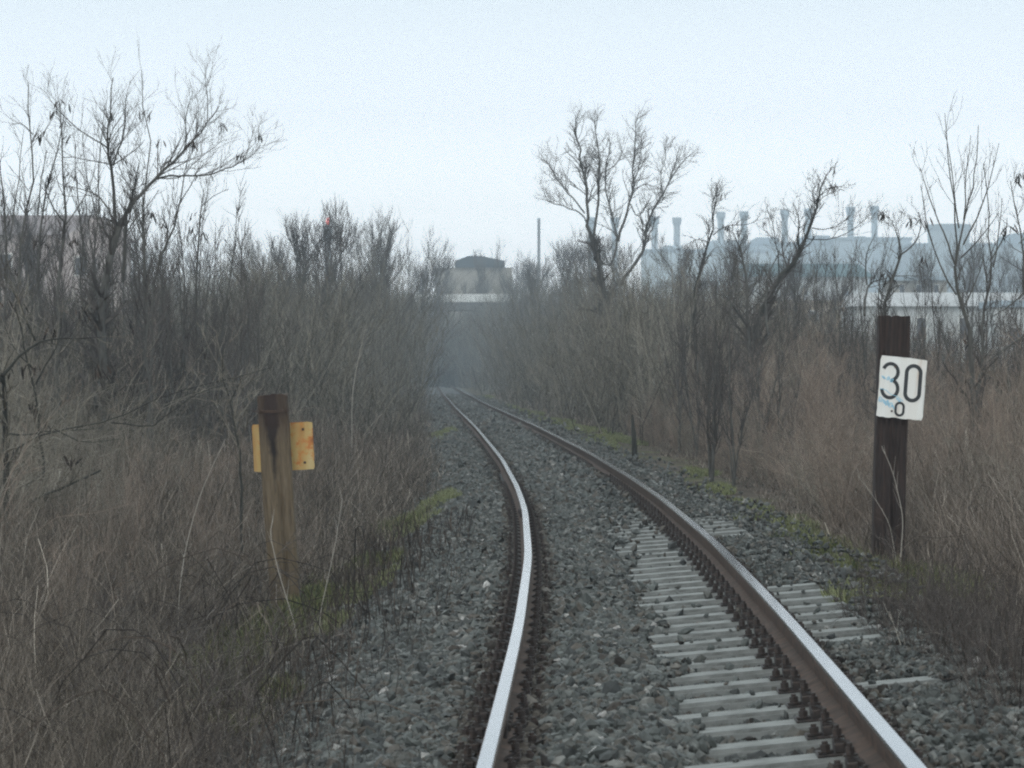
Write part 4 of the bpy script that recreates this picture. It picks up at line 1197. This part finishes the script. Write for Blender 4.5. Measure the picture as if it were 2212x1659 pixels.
M['palestem'] = mat_island('pale_stalk', [(0, (.20, .17, .145)), (1, (.42, .39, .34))])
def lone_stalk(pts, d, label, r=.005):
    w = np.array([P(x, y, d) for x, y in pts])
    w[:, 1] += np.linspace(0, .25, len(w))
    gz = float(ground_z(w[0, 0], w[0, 1]))
    w = np.concatenate([[[w[0, 0], w[0, 1], gz - .05]], w])
    b = w[0].copy()
    q, rr = resample(w - b, np.linspace(r, r * .4, len(w)), 14)
    v, f = tubes(q[None], rr[None], 5)
    c, r2 = grow(q[None], rr[None], 7, .4, 1, (.3, .7), .08, .25, .5, .1, 4, rng, .6, .5, .0014)
    v2, f2 = tubes(c, r2, 3)
    a = Acc(); a.add(v, f); a.add(v2, f2)
    o = link('weed_stalk', a.mesh('weed_stalk'), M['palestem'], loc=b)
    tag(o, label, 'weed')
lone_stalk([(1945, 1215), (1955, 1120), (1935, 1020), (1913, 965)], 23.6, 'curved pale stalk growing up across the dark post')
lone_stalk([(690, 1330), (722, 1180), (735, 1080)], 22, 'straight pale stalk standing beside the foot of the brown post', .004)
lone_stalk([(640, 1360), (600, 1240), (577, 1150), (582, 1130)], 21, 'bent pale stalk leaning before the foot of the brown post', .0045)
lone_stalk([(760, 850), (770, 790), (790, 700)], 55, 'pale stem standing in the shrub bank above the yellow plate', .010)
lone_stalk([(385, 1290), (398, 1180), (430, 1060), (480, 950)], 23, 'long pale stalk slanting up through the thicket away from the brown post', .005)
lone_stalk([(1945, 1480), (1965, 1560), (1990, 1480)][::-1][:1] + [(1960, 1420), (1935, 1330)], 15.5, 'broken pale stalk leaning over the ballast beyond the outer rail', .004)
lone_stalk([(1940, 1235), (1925, 1130), (1890, 1070), (1860, 1030)], 23.4, 'thin arching stalk crossing the lower part of the dark post', .0035)
# dark stake on the far verge
lone = P(1372, 985, 52); lone[2] = float(ground_z(lone[0], 52))
a = Acc(); pp = np.array([[[0, 0, -.1], [-.01, 0, .3], [-.03, 0, .62], [-.05, .02, .9]]]); v, f = tubes(pp, np.array([[.05, .05, .04, .015]]), 7); a.add(v, f)
o = link('stake', a.mesh('stake'), M['bark_dark'], loc=lone); tag(o, 'short dark tapering stake standing at the mossy verge of the curve', 'stake')

# ------------------------------------------------------------------ moss and green grass
def blades(acc, spots, dens, h, wid):
    for x, y, rx, ry in spots:
        X0, Y0 = ground_hit(x, y)
        n = int(dens * rx * ry * 3.14) + 30
        t = rng.uniform(0, 6.283, n); q_ = np.sqrt(rng.random(n)) * (1 + .35 * np.sin(t * 3 + x) + .2 * np.sin(t * 5 + y))
        X = X0 + np.cos(t) * q_ * rx + SL(Y0) * np.sin(t) * q_ * ry; Y = Y0 + np.sin(t) * q_ * ry
        u = X - XL(Y)
        ok = ((u < -.5) | (u > 1.85)) & (rng.random(n) < np.clip(.55 + .5 * np.sin(X * 9 + 2 * np.sin(Y * 3.1)) * np.sin(Y * 2.7 + X * 3), .08, 1)); X, Y, u = X[ok], Y[ok], u[ok]; n = len(X)
        z = ground_z(X, Y); bz = zs_of(u, Y) + bal_off(u); z = np.where((u > -1.8) & (u < 2.7), np.maximum(z, bz), z) - .005
        D = norm(np.stack([rng.normal(size=n) * .5, rng.normal(size=n) * .5, np.ones(n)], -1))
        H = h * rng.uniform(.4, 1.4, n)
        Pt = np.stack([np.stack([X, Y, z], -1) + D * (H * k)[:, None] for k in (0, .5, 1)], 1)
        w = np.maximum(wid, .00016 * Y) * rng.uniform(.6, 1.4, n)
        v, f = ribbons(Pt, w[:, None] * np.array([1, .9, .3])[None], rng.uniform(-1.2, 1.2, n)); acc.add(v, f)
A = Acc()
blades(A, MOSS, 4600, .085, .006)
o = link('moss', A.mesh('moss'), M['moss']); tag(o, 'yellow-green moss patches along the verges', 'moss', kind='stuff')
A = Acc()
blades(A, GREEN, 3200, .12, .0034)
o = link('green_grass', A.mesh('green_grass'), M['green']); tag(o, 'short olive green grass showing between the dry stalks', 'grass', kind='stuff')

# ------------------------------------------------------------------ far thicket, one mass
def far_mass(name, pts, label, rmul=1.0):
    """pts: (X, Y, height, base z or None); bundle of forking stems per point"""
    rs = np.random.default_rng(77)
    A = Acc()
    P0 = np.array([(x, y, (float(ground_z(x, y)) if b is None else b)) for x, y, h, b in pts]); Hh = np.array([p[2] for p in pts])
    n = len(pts); stems = 6
    b = np.repeat(P0, stems, 0) + rs.normal(size=(n * stems, 3)) * [.5, .5, 0]; H = np.repeat(Hh, stems) * rs.uniform(.6, 1.05, n * stems)
    K = 5
    D = norm(np.stack([rs.normal(size=n * stems) * .32, rs.normal(size=n * stems) * .32, np.ones(n * stems)], -1))
    Pt = np.empty((n * stems, K, 3)); Pt[:, 0] = b
    for k in range(1, K):
        D = norm(D + rs.normal(size=D.shape) * .1); Pt[:, k] = Pt[:, k - 1] + D * (H / (K - 1))[:, None]
    dist = np.linalg.norm(b[:, :2], axis=1)
    R = (np.maximum(.014, .00011 * dist) * rs.uniform(.6, 1.3, n * stems) * rmul)[:, None] * np.linspace(1, .4, K)[None]
    v, f = ribbons(Pt, R, rs.uniform(-.7, .7, len(Pt))); A.add(v, f)
    c, r = grow(Pt, R, 11, .12, 1, (.35, 1.2), .12, .38, .2, .2, 4, rs, .6, .5, .006, lscale=H)
    v, f = ribbons(c, r, rs.uniform(-.8, .8, len(c))); A.add(v, f)
    c, r = grow(c, r, 3, .2, 1, (.35, 1.2), .06, .18, .2, .2, 3, rs, .7, .6, .005, lscale=np.repeat(H, 11))
    v, f = ribbons(c, r, rs.uniform(-.8, .8, len(c))); A.add(v, f)
    o = link(name, A.mesh(name), M['far_twig']); tag(o, label, 'thicket', kind='stuff')
pts = []
for _i in range(2300):
    Y = random.uniform(66, 175) if _i < 1300 else random.uniform(160, 372); side = -1 if random.random() < .5 else 1
    d_ = random.uniform(1.6, 1.6 + min(26, .15 * Y))
    u = -d_ if side < 0 else 1.5 + d_ + .4
    X = float(XL(Y)) + u
    if not in_view(X, Y, 1): continue
    if side < 0:
        xp = X / Y * F + CX; topy = np.interp(xp, [0, 250, 450, 560, 660, 720, 790, 840, 880, 905, 940], [610, 600, 560, 540, 515, 500, 510, 530, 555, 640, 700])
    else:
        xp = X / Y * F + CX; topy = right_top(xp) if Y < 150 else np.interp(xp, [1000, 1040, 1075, 1110, 1150, 1185, 1230, 1400, 1600, 2212], [800, 730, 655, 600, 565, 555, 540, 600, 690, 700])
    h = (CAMZ - (topy + random.uniform(0, 60) - HY) * Y / F) - float(ground_z(X, Y))
    hm_ = np.interp(d_, [1.6, 2.4, 4], [2.0, 4.2, 12]) if side > 0 or Y > 100 else np.interp(d_, [1.6, 2.8, 4.5, 6], [1.2, 1.9, 4.0, 9])
    if side < 0 and d_ < 2.3: continue
    pts.append((X, Y, float(np.clip(h, 1.0, hm_) * random.uniform(.8, 1.1)), None))
# growth filling the gap below and around the bridge
for _ in range(620):
    Y = random.uniform(350, 383); X = random.uniform(-22, 6)
    if abs(X - float(XL(Y)) - .75) < 2.2 and Y < 362: continue
    xp = X / Y * F + CX
    topy = np.interp(xp, [700, 890, 915, 960, 1060, 1100, 1160], [600, 610, 650, 655, 655, 640, 560]) + random.uniform(0, 55)
    h = (CAMZ - (topy - HY) * Y / F) - float(ground_z(X, Y))
    pts.append((X, Y, max(h, 1.0), None))
far_mass('far_thicket', pts, 'bluish far-off leafless thicket closing both sides of the track before the bridge')

# ------------------------------------------------------------------ far bare trees
def far_tree_mesh(seed, H=9.0):
    rs = np.random.default_rng(seed)
    tr = np.zeros((1, 7, 3)); D = np.array([[0, 0, 1.]])
    for k in range(1, 7):
        D = norm(D + rs.normal(size=D.shape) * .08 + [0, 0, .1]); tr[:, k] = tr[:, k - 1] + D * (H * .8 / 6)
    R = np.linspace(.16, .03, 7)[None]
    at = Acc(); v, f = tubes(tr, R, 7); at.add(v, f)
    b1, q1 = grow(tr, R, 13, .2, 1, (.4, .85), H * .25, H * .5, .35, .12, 7, rs, .55, .3, .02)
    v, f = tubes(b1, q1, 5); at.add(v, f)
    ac = Acc()
    b2_, q2 = grow(b1, q1, 9, .15, 1, (.3, .8), H * .1, H * .22, .4, .13, 5, rs, .6, .4, .012)
    v, f = tubes(b2_, q2, 3); ac.add(v, f)
    b3, q3 = grow(b2_, q2, 6, .15, 1, (.3, .8), H * .05, H * .12, .4, .13, 4, rs, .7, .5, .009)
    v, f = tubes(b3, q3, 3); ac.add(v, f)
    return at.mesh('trunk', True), ac.mesh('crown')
ft = []
for k in range(3):
    a_, b_ = far_tree_mesh(400 + k); a_.materials.append(M['bark']); b_.materials.append(M['twig'])
    r_ = bpy.data.objects.new('bare_tree', None)
    ft.append((a_, b_))
def far_tree(x, topy, d, label, group=None, wide=1.0, base=None):
    X = (x - CX) * d / F
    gz = float(ground_z(X, d)) if base is None else base
    h = CAMZ - (topy - HY) * d / F - gz
    t = empty('bare_tree', (X, d, gz), label, 'tree', group, random.uniform(0, 6.28))
    a_, b_ = random.choice(ft)
    link('trunk', a_, None, t); link('crown', b_, None, t)
    s = h / 9.0
    t.scale = (s * wide, s * wide, s)
GA = 'far bare trees on the brown post side before the bridge'
for x, ty_, d in ((860, 515, 215), (895, 525, 250), (830, 500, 180), (790, 480, 150), (745, 470, 130), (680, 470, 115), (640, 455, 110), (600, 505, 140), (915, 560, 330)):
    far_tree(x, ty_, d, 'hazy bare tree in the row running from the brown post side to the bridge', GA)
GB = 'far bare trees between the thin stack and the tall multi-stemmed tree'
for x, ty_, d in ((1145, 560, 260), (1188, 535, 230), (1225, 515, 205), (1260, 515, 190), (1120, 572, 310), (1105, 590, 340), (1205, 545, 280), (1480, 520, 180), (1520, 500, 170), (1340, 520, 200)):
    far_tree(x, ty_, d, 'hazy bare tree in the row running from the bridge to the tall multi-stemmed tree', GB)
GC = 'bare trees growing behind the factory-side buildings'
for x, ty_, d in ((2050, 540, 330), (2110, 530, 320), (2170, 520, 340), (2000, 580, 350), (2130, 545, 300), (2205, 540, 310)):
    far_tree(x, ty_, d, 'bare tree standing behind the whitewashed building, below the wide cooling tower', GC)
GD = 'bare trees around the house behind the thicket'
for x, ty_, d in ((330, 540, 190), (400, 545, 200), (460, 550, 210), (520, 545, 200), (575, 525, 190), (290, 550, 180)):
    far_tree(x, ty_, d, 'bluish bare tree in the row between the house and the mast with the red lamp', GD)

GE = 'bare trees in front of the tan building beyond the bridge'
for x, ty_, d in ((944, 572, 405), (1008, 604, 407), (1058, 606, 404), (1112, 566, 400)):
    far_tree(x, ty_, d, 'hazy bare tree in the loose row between the bridge and the tan building', GE, wide=.8)
GH = 'bare trees screening the pale house'
for k in range(5):
    far_tree(14 + 60 * k + random.uniform(-14, 14), random.uniform(440, 500), random.uniform(86, 128), 'bare twiggy tree in the screen right in front of the pale house', GH, wide=1.0)
GF = 'bare trees screening the factory halls'
for k in range(8):
    far_tree(1492 + 46 * k + random.uniform(-14, 14), random.uniform(540, 610), random.uniform(115, 175), 'bare twiggy tree in the screen between the thicket and the factory halls', GF, wide=.95)
# ------------------------------------------------------------------ buildings
def mat_wall(name, c, var=.12, scale=.6, rough=.9):
    c = np.array(c)
    return mat_noise(name, [(.3, tuple(c * (1 - var * 1.6))), (.5, tuple(c)), (.75, tuple(np.minimum(c * (1 + var), .9)))], scale=scale, rough=rough, stretch=(1, 1, .35))
M['pinkwall'] = mat_wall('pale_pink_render', (.52, .455, .435)); M['greyroof'] = mat_wall('grey_brown_tiles', (.27, .235, .235), scale=2)
M['whitewall'] = mat_wall('whitewash', (.62, .63, .62)); M['tanwall'] = mat_wall('tan_render', (.40, .31, .22)); M['beige'] = mat_wall('beige_render', (.36, .33, .28))
M['roofsheet'] = mat_wall('pale_roof_sheet', (.50, .50, .50)); M['darkroof'] = mat_wall('dark_blue_roof', (.055, .075, .09)); M['teal'] = mat_wall('teal_roof_sheet', (.07, .135, .15))
M['glass'] = mat_noise('dull_window_glass', [(.3, (.05, .06, .075)), (.7, (.10, .12, .14))], scale=3, rough=.15, spec=.5)
M['conc'] = mat_wall('chimney_concrete', (.46, .53, .58)); M['plant'] = mat_wall('plant_cladding', (.53, .61, .66), scale=.15); M['plant2'] = mat_wall('plant_cladding_dark', (.40, .48, .54), scale=.15); M['plant3'] = mat_wall('plant_cladding_pale', (.64, .72, .76), scale=.15)
M['bridge'] = mat_wall('bridge_concrete', (.14, .14, .14)); M['white_rail'] = mat_wall('white_parapet', (.82, .81, .77))

def box_o(name, x0, x1, y0, y1, z0, z1, m, parent):
    a = Acc(); box_arr(a, x0, x1, y0, y1, z0, z1)
    me = a.mesh(name); return link(name, me, m, parent)
def gable_roof(name, x0, x1, y0, y1, z0, h, m, parent, hip=0.0, along='x', over=.3):
    x0 -= over; x1 += over; y0 -= over; y1 += over
    t = .12
    if along == 'x':
        r0, r1 = (x0 + hip, (y0 + y1) / 2, z0 + h), (x1 - hip, (y0 + y1) / 2, z0 + h)
        v = [(x0, y0, z0), (x1, y0, z0), (x1, y1, z0), (x0, y1, z0), r0, r1]
        f = [[0, 1, 5], [0, 5, 4], [2, 3, 4], [2, 4, 5], [1, 2, 5], [3, 0, 4], [0, 2, 1], [0, 3, 2]]
    else:
        r0, r1 = ((x0 + x1) / 2, y0 + hip, z0 + h), ((x0 + x1) / 2, y1 - hip, z0 + h)
        v = [(x0, y0, z0), (x1, y0, z0), (x1, y1, z0), (x0, y1, z0), r0, r1]
        f = [[1, 2, 5], [1, 5, 4], [3, 0, 4], [3, 4, 5], [0, 1, 4], [2, 3, 5], [0, 2, 1], [0, 3, 2]]
    a = Acc(); a.add(v, f)
    return link(name, a.mesh(name), m, parent)
def window(parent, x, z, w, h, y=0.0, m=None):
    fr = box_o('window', x - w / 2, x + w / 2, y - .06, y + .02, z, z + h, M['white_rail'] if m is None else m, parent)
    box_o('pane', x - w / 2 + .08, x + w / 2 - .08, y - .075, y - .05, z + .08, z + h - .08, M['glass'], fr)
def zpx(y, d): return CAMZ - (y - HY) * d / F
def xpx(x, d): return (x - CX) * d / F

# house behind the thicket
d = 150; X0, X1 = xpx(-260, d), xpx(232, d); g = -.9
h_ = empty('house', ((X0 + X1) / 2, d, g), 'pale pinkish house with a grey-brown hipped roof behind the thicket', 'house')
hw = (X1 - X0) / 2; zt = zpx(508, d) - g
box_o('wall', -hw, hw, 0, 9, 0, zt, M['pinkwall'], h_)
gable_roof('roof', -hw, hw, 0, 9, zt, zpx(455, d) - g - zt, M['greyroof'], h_, hip=1.6, over=.35)
for x in (-hw + 6.2,):
    window(h_, x, zt - 2.3, 1.1, 1.4)
# gabled annex facing the track
d2 = 146; Xa, Xb = xpx(150, d2), xpx(262, d2)
h2 = empty('house', ((Xa + Xb) / 2, d2, g), 'pale house annex with a broad gable end beside the large bare tree', 'house')
hw = (Xb - Xa) / 2; zt = zpx(505, d2) - g
box_o('wall', -hw, hw, 0, 3.6, 0, zt, M['pinkwall'], h2)
gable_roof('roof', -hw, hw, 0, 3.6, zt, zpx(465, d2) - g - zt, M['pinkwall'], h2, along='y', over=.0)
window(h2, -.7, zt - 2.1, .7, 1.0)

# road bridge over the track with its white parapet
d = 384
za, zb = zpx(650, d), zpx(635, d)
br = empty('road_bridge', (float(XL(d)), d, float(ground_z(XL(d), d)) - .5), 'dark road bridge with a white parapet crossing over the far end of the track', 'bridge')
bz = br.location.z
box_o('deck', -14, 16, 0, 9, za - bz - 1.2, za - bz, M['bridge'], br)
box_o('parapet', -14, 16, -.18, -.003, za - bz - .15, zb - bz, M['white_rail'], br)
box_o('parapet', -14, 16, 9.003, 9.18, za - bz - .15, zb - bz, M['white_rail'], br)
box_o('abutment', -14, -3.0, .4, 8.6, -1, za - bz - 1.203, M['bridge'], br)
box_o('abutment', 3.9, 16, .4, 8.6, -1, za - bz - 1.203, M['bridge'], br)
# low white wall behind the thicket, running on toward the bridge
d0 = 205
wl = empty('boundary_wall', (xpx(300, d0), d0, -.9), 'long low whitewashed wall seen in pieces behind the thicket below the house', 'wall')
for xa, xb, yt, yb in ((20, 130, 590, 606), (137, 205, 592, 608), (212, 262, 594, 610), (270, 330, 596, 611), (338, 400, 598, 612), (408, 470, 600, 613), (478, 530, 602, 614)):
    box_o('wall_panel', xpx(xa, d0) - xpx(300, d0), xpx(xb, d0) - xpx(300, d0), 0, .2, 0, zpx(yt, d0) + .9, M['whitewall'], wl)

# house with dark gable beyond the bridge
d = 440; Xa, Xb = xpx(940, d), xpx(1106, d); Xc, Xd = xpx(983, d), xpx(1090, d)
hb = empty('dark_gabled_building', ((Xc + Xd) / 2, d, -1.0), 'tan building with a dark low-pitched gable top rising beyond the bridge', 'building')
cx = (Xc + Xd) / 2
box_o('wall', Xa - cx, Xb - cx, 0, 10, 0, zpx(578, d) + 1, M['beige'], hb)
a = Acc()
zz = [zpx(578, d) + 1.003, zpx(564, d) + 1, zpx(553, d) + 1]
prism_arr(a, [(Xc - cx, zz[0]), (Xd - cx, zz[0]), (Xd - cx, zz[1]), (xpx(1040, d) - cx, zz[2]), (xpx(1012, d) - cx, zz[2]), (Xc - cx, zz[1])], -.6, 10.4)
link('roof', a.mesh('roof'), M['darkroof'], hb)
far_tree(1034, 536, 410, 'bare tree with several upright trunks standing before the tan building beyond the bridge', wide=.8)
far_tree(1104, 572, 415, 'small bare tree between the tan building and the thin stack', wide=.9)
far_tree(958, 580, 412, 'small bare tree before the tan wall, on the side of the brown post', wide=.9)

# thin dark stack
d = 700; r_ = .5 * 6.2 * d / F
st = empty('smokestack', (xpx(1164, d), d, -1), 'single thin dark smokestack standing alone above the thicket', 'chimney')
a = Acc(); cyl_arr(a, 0, 0, 0, zpx(475, d) + 1, r_ * 1.15, 12, r2=r_); link('shaft', a.mesh('shaft', False), M['bridge'], st)
a = Acc(); cyl_arr(a, 0, 0, zpx(475, d) + 1, zpx(474, d) + 1.3, r_ * 1.2, 12); link('rim', a.mesh('rim'), M['conc'], st)

# mast with red lamp
d = 620
ms = empty('lamp_mast', (xpx(708, d), d, -1), 'grey mast with a glowing red lamp on its top behind the thicket', 'mast')
zt = zpx(486, d) + 1
a = Acc(); cyl_arr(a, 0, 0, 0, zt, .9, 10, r2=.55); link('shaft', a.mesh('shaft'), M['conc'], ms)
a = Acc(); cyl_arr(a, 0, 0, zt - 3.2, zt - .4, 1.0, 10); cyl_arr(a, 0, 0, zt - .4, zt - .2, 1.3, 10); link('gallery', a.mesh('gallery'), M['plant2'], ms)
m, n, l, b = new_mat('red_lamp'); b.inputs['Base Color'].default_value = (.8, .05, .03, 1); b.inputs['Emission Color'].default_value = (1, .10, .05, 1); b.inputs['Emission Strength'].default_value = .9
a = Acc(); cyl_arr(a, 0, 0, zt, zt + 1.5, .38, 10, r2=.25); link('lamp', a.mesh('lamp'), m, ms)

# power plant: ten flared chimneys in five pairs, receding
Xs = [1277, 1328, 1414, 1462, 1557, 1607, 1695, 1746, 1837, 1889]
Ts = [470, 470, 468, 470, 458, 457, 453, 451, 447, 445]
names = ['fifth pair from the cooling tower', 'fourth pair from the cooling tower', 'third pair from the cooling tower', 'second pair from the cooling tower', 'pair nearest the cooling tower']
for k, (x, t) in enumerate(zip(Xs, Ts)):
    d = np.interp(x, [1277, 1889], [980, 880])
    H = zpx(t, d) + 1
    c = empty('chimney', (xpx(x, d), d, -1), 'flared grey chimney, %s of the %s' % (('farther one' if k % 2 == 0 else 'closer one'), names[k // 2]), 'chimney', 'flared chimneys of the factory')
    rw = 7.3 * d / F; rt = 10.0 * d / F
    a = Acc()
    zs = [0, H * .35, H - 52 * d / F * .55, H - 18 * d / F]
    pts_ = np.array([[[0, 0, z] for z in zs]]); v, f = tubes(pts_, np.array([[rw * 1.12, rw, rw * .95, rw * .97]]), 20); a.add(v, f)
    link('shaft', a.mesh('shaft', True), M['conc'], c)
    a = Acc()
    pts_ = np.array([[[0, 0, H - 18 * d / F], [0, 0, H - 10 * d / F], [0, 0, H]]]); v, f = tubes(pts_, np.array([[rw * .98, rt, rt]]), 20); a.add(v, f)
    nn = len(v); a.add([[0, 0, H]] + v[-20:].tolist(), [[0, 1 + q_, 1 + (q_ + 1) % 20] for q_ in range(20)])
    link('flared_top', a.mesh('flared_top'), M['plant2'], c)

def block(name, x0, x1, yt, d, depth, m, label, parts=(), cat='factory building', base=-1.0):
    Xa, Xb = xpx(x0, d), xpx(x1, d)
    e = empty(name, ((Xa + Xb) / 2, d, base), label, cat)
    hw = (Xb - Xa) / 2; H = zpx(yt, d) - base
    box_o('wall', -hw, hw, 0, depth, 0, H, m, e)
    box_o('roof_edge', -hw - .3, hw + .3, -.3, depth + .3, H + .003, H + .9, M['plant2'], e)
    for (px0, px1, pt, pm, nm) in parts:
        box_o(nm, xpx(px0, d) - (Xa + Xb) / 2, xpx(px1, d) - (Xa + Xb) / 2, 2, depth - 2, H + .903, zpx(pt, d) - base, M[pm], e)
    nb = max(3, int(hw * 2 / 9))
    for k in range(nb):
        xx = -hw + (k + .5) * 2 * hw / nb
        box_o('window_band', xx - 3, xx + 3, -.08, .02, H * .72, H * .72 + 2.0, M['glass'], e)
    return e
block('factory_hall', 1395, 1665, 545, 840, 30, M['plant3'], 'pale blue-grey boiler hall standing behind the leaning bare tree', [(1540, 1602, 518, 'plant', 'roof_block'), (1435, 1475, 530, 'plant', 'roof_block')])
block('factory_hall', 1625, 1800, 530, 860, 30, M['plant'], 'mid grey factory hall with a raised block between the second and first chimney pairs', [(1636, 1684, 512, 'plant2', 'roof_block'), (1740, 1795, 508, 'plant2', 'roof_block')])
block('factory_hall', 1800, 1968, 519, 850, 34, M['plant'], 'flat-topped factory hall right below the chimney pair nearest the cooling tower', [(1836, 1872, 510, 'plant2', 'roof_block')])
block('factory_hall', 1968, 2230, 532, 820, 30, M['plant'], 'long factory hall running behind the foot of the wide cooling tower', [(2192, 2230, 503, 'plant2', 'roof_block')])
# cooling block: wider at the top than at the foot
d = 800; Xa, Xb = xpx(2002, d), xpx(2096, d)
cb = empty('cooling_tower', ((Xa + Xb) / 2, d, -1), 'wide blue-grey cooling tower that narrows downward behind the whip shoots', 'cooling tower')
hw = (Xb - Xa) / 2; H = zpx(492, d) + 1
a = Acc()
ptz = np.array([[[0, 0, z] for z in (0, H * .35, H * .6, H * .85, H)]])
v, f = tubes(ptz, np.array([[hw * 1.05, hw * .8, hw * .78, hw * .92, hw]]), 28); a.add(v, f); a.add([[0, 0, H]] + v[-28:].tolist(), [[0, 1 + q_, 1 + (q_ + 1) % 28] for q_ in range(28)])
link('shell', a.mesh('shell', True), M['plant'], cb)
a = Acc(); cyl_arr(a, 0, 0, H - 1.0, H + .8, hw * 1.02, 28); link('rim', a.mesh('rim'), M['plant2'], cb)

# teal roofed hall
d = 430; Xa, Xb = xpx(1600, d), xpx(1875, d)
th = empty('teal_roofed_hall', ((Xa + Xb) / 2, d, -1), 'long low hall with a dark teal roof and pale walls in front of the factory', 'hall')
hw = (Xb - Xa) / 2; zt = zpx(598, d) + 1
box_o('wall', -hw, hw, 0, 14, 0, zt, M['whitewall'], th)
gable_roof('roof', -hw, hw, 0, 14, zt + .003, zpx(566, d) + 1 - zt, M['teal'], th, hip=1.5, over=.8)
for k in (0, 3, 4, 7): window(th, -hw + 1.4 + k * (2 * hw - 2.8) / 8, zt - 2.8, 1.2, 1.6)
# tan shed
d = 260; Xa, Xb = xpx(1668, d), xpx(1846, d)
ts = empty('tan_shed', ((Xa + Xb) / 2, d, -1), 'tan rendered shed with a pale flat roof', 'shed')
ts['label'] = 'tan rendered shed with a pale flat roof, low behind saplings beside the dark post'
hw = (Xb - Xa) / 2; zt = zpx(648, d) + 1
box_o('wall', -hw, hw, 0, 6, 0, zt, M['tanwall'], ts)
box_o('roof', -hw - .25, hw + .25, -.25, 6.25, zt + .003, zt + .35, M['roofsheet'], ts)
for k in (1,): window(ts, -hw + 1.3 + k * 2.3, zt - 2.0, 1.0, 1.1)
# beige building with flat roof
d = 330; Xa, Xb = xpx(1925, d), xpx(2045, d)
be = empty('beige_building', ((Xa + Xb) / 2, d, -1), 'beige building with a flat overhanging roof above the whitewashed roofs', 'building')
hw = (Xb - Xa) / 2; zt = zpx(606, d) + 1
box_o('wall', -hw, hw, 0, 7, 0, zt, M['beige'], be)
box_o('roof', -hw - .9, hw + .5, -.4, 7.4, zt + .003, zt + .4, M['plant2'], be)
for k in range(3): window(be, -hw + 1.2 + k * 1.9, zt - 1.7, .7, 1.3)
# whitewashed building
d = 190; Xa, Xb = xpx(1850, d), xpx(2260, d)
wb = empty('whitewashed_building', ((Xa + Xb) / 2, d, -1), 'long whitewashed building with a pale sloping roof behind the dark post', 'building')
hw = (Xb - Xa) / 2; zt = zpx(662, d) + 1
box_o('wall', -hw, hw, 0, 9, 0, zt, M['whitewall'], wb)
gable_roof('roof', -hw, hw, 0, 9, zt + .003, zpx(628, d) + 1 - zt, M['roofsheet'], wb, hip=.8, over=.4)
for x in (2082, 1990, 2140, 1900): window(wb, xpx(x, d) - (Xa + Xb) / 2, zpx(735, d) + 1, .75, 1.5)
d = 184; Xa, Xb = xpx(2148, d), xpx(2250, d)
sh = empty('flat_roofed_shed', ((Xa + Xb) / 2, d, -1), 'pale shed with a dark flat roof edge in front of the whitewashed building', 'shed')
hw = (Xb - Xa) / 2; zt = zpx(664, d) + 1
box_o('wall', -hw, hw, 0, 5, 0, zt, M['whitewall'], sh); box_o('roof', -hw - .15, hw + .15, -.2, 5.2, zt + .003, zt + .42, M['plant2'], sh)
window(sh, -.2, zt - 2.4, .8, 1.2)

# ------------------------------------------------------------------ haze in the air
bm = bmesh.new(); bmesh.ops.create_cube(bm, size=1)
x0, x1, y0, y1, z0, z1 = -700, 700, -80, 1500, -6.5, 62
for v in bm.verts: v.co = ((x0 + x1) / 2 + v.co.x * (x1 - x0), (y0 + y1) / 2 + v.co.y * (y1 - y0), (z0 + z1) / 2 + v.co.z * (z1 - z0))
me = bpy.data.meshes.new('haze'); bm.to_mesh(me); bm.free()
hm = bpy.data.materials.new('haze_air'); hm.use_nodes = True
hn = hm.node_tree.nodes; hn.clear()
ho = hn.new('ShaderNodeOutputMaterial'); hv = hn.new('ShaderNodeVolumePrincipled')
hv.inputs['Color'].default_value = (.80, .91, 1.0, 1); hv.inputs['Density'].default_value = .0011; hv.inputs['Anisotropy'].default_value = 0.0
hm.node_tree.links.new(hv.outputs[0], ho.inputs['Volume'])
hm.cycles.homogeneous_volume = True
o = link('haze', me, hm); tag(o, 'pale bluish winter haze filling the air', 'haze', kind='stuff')
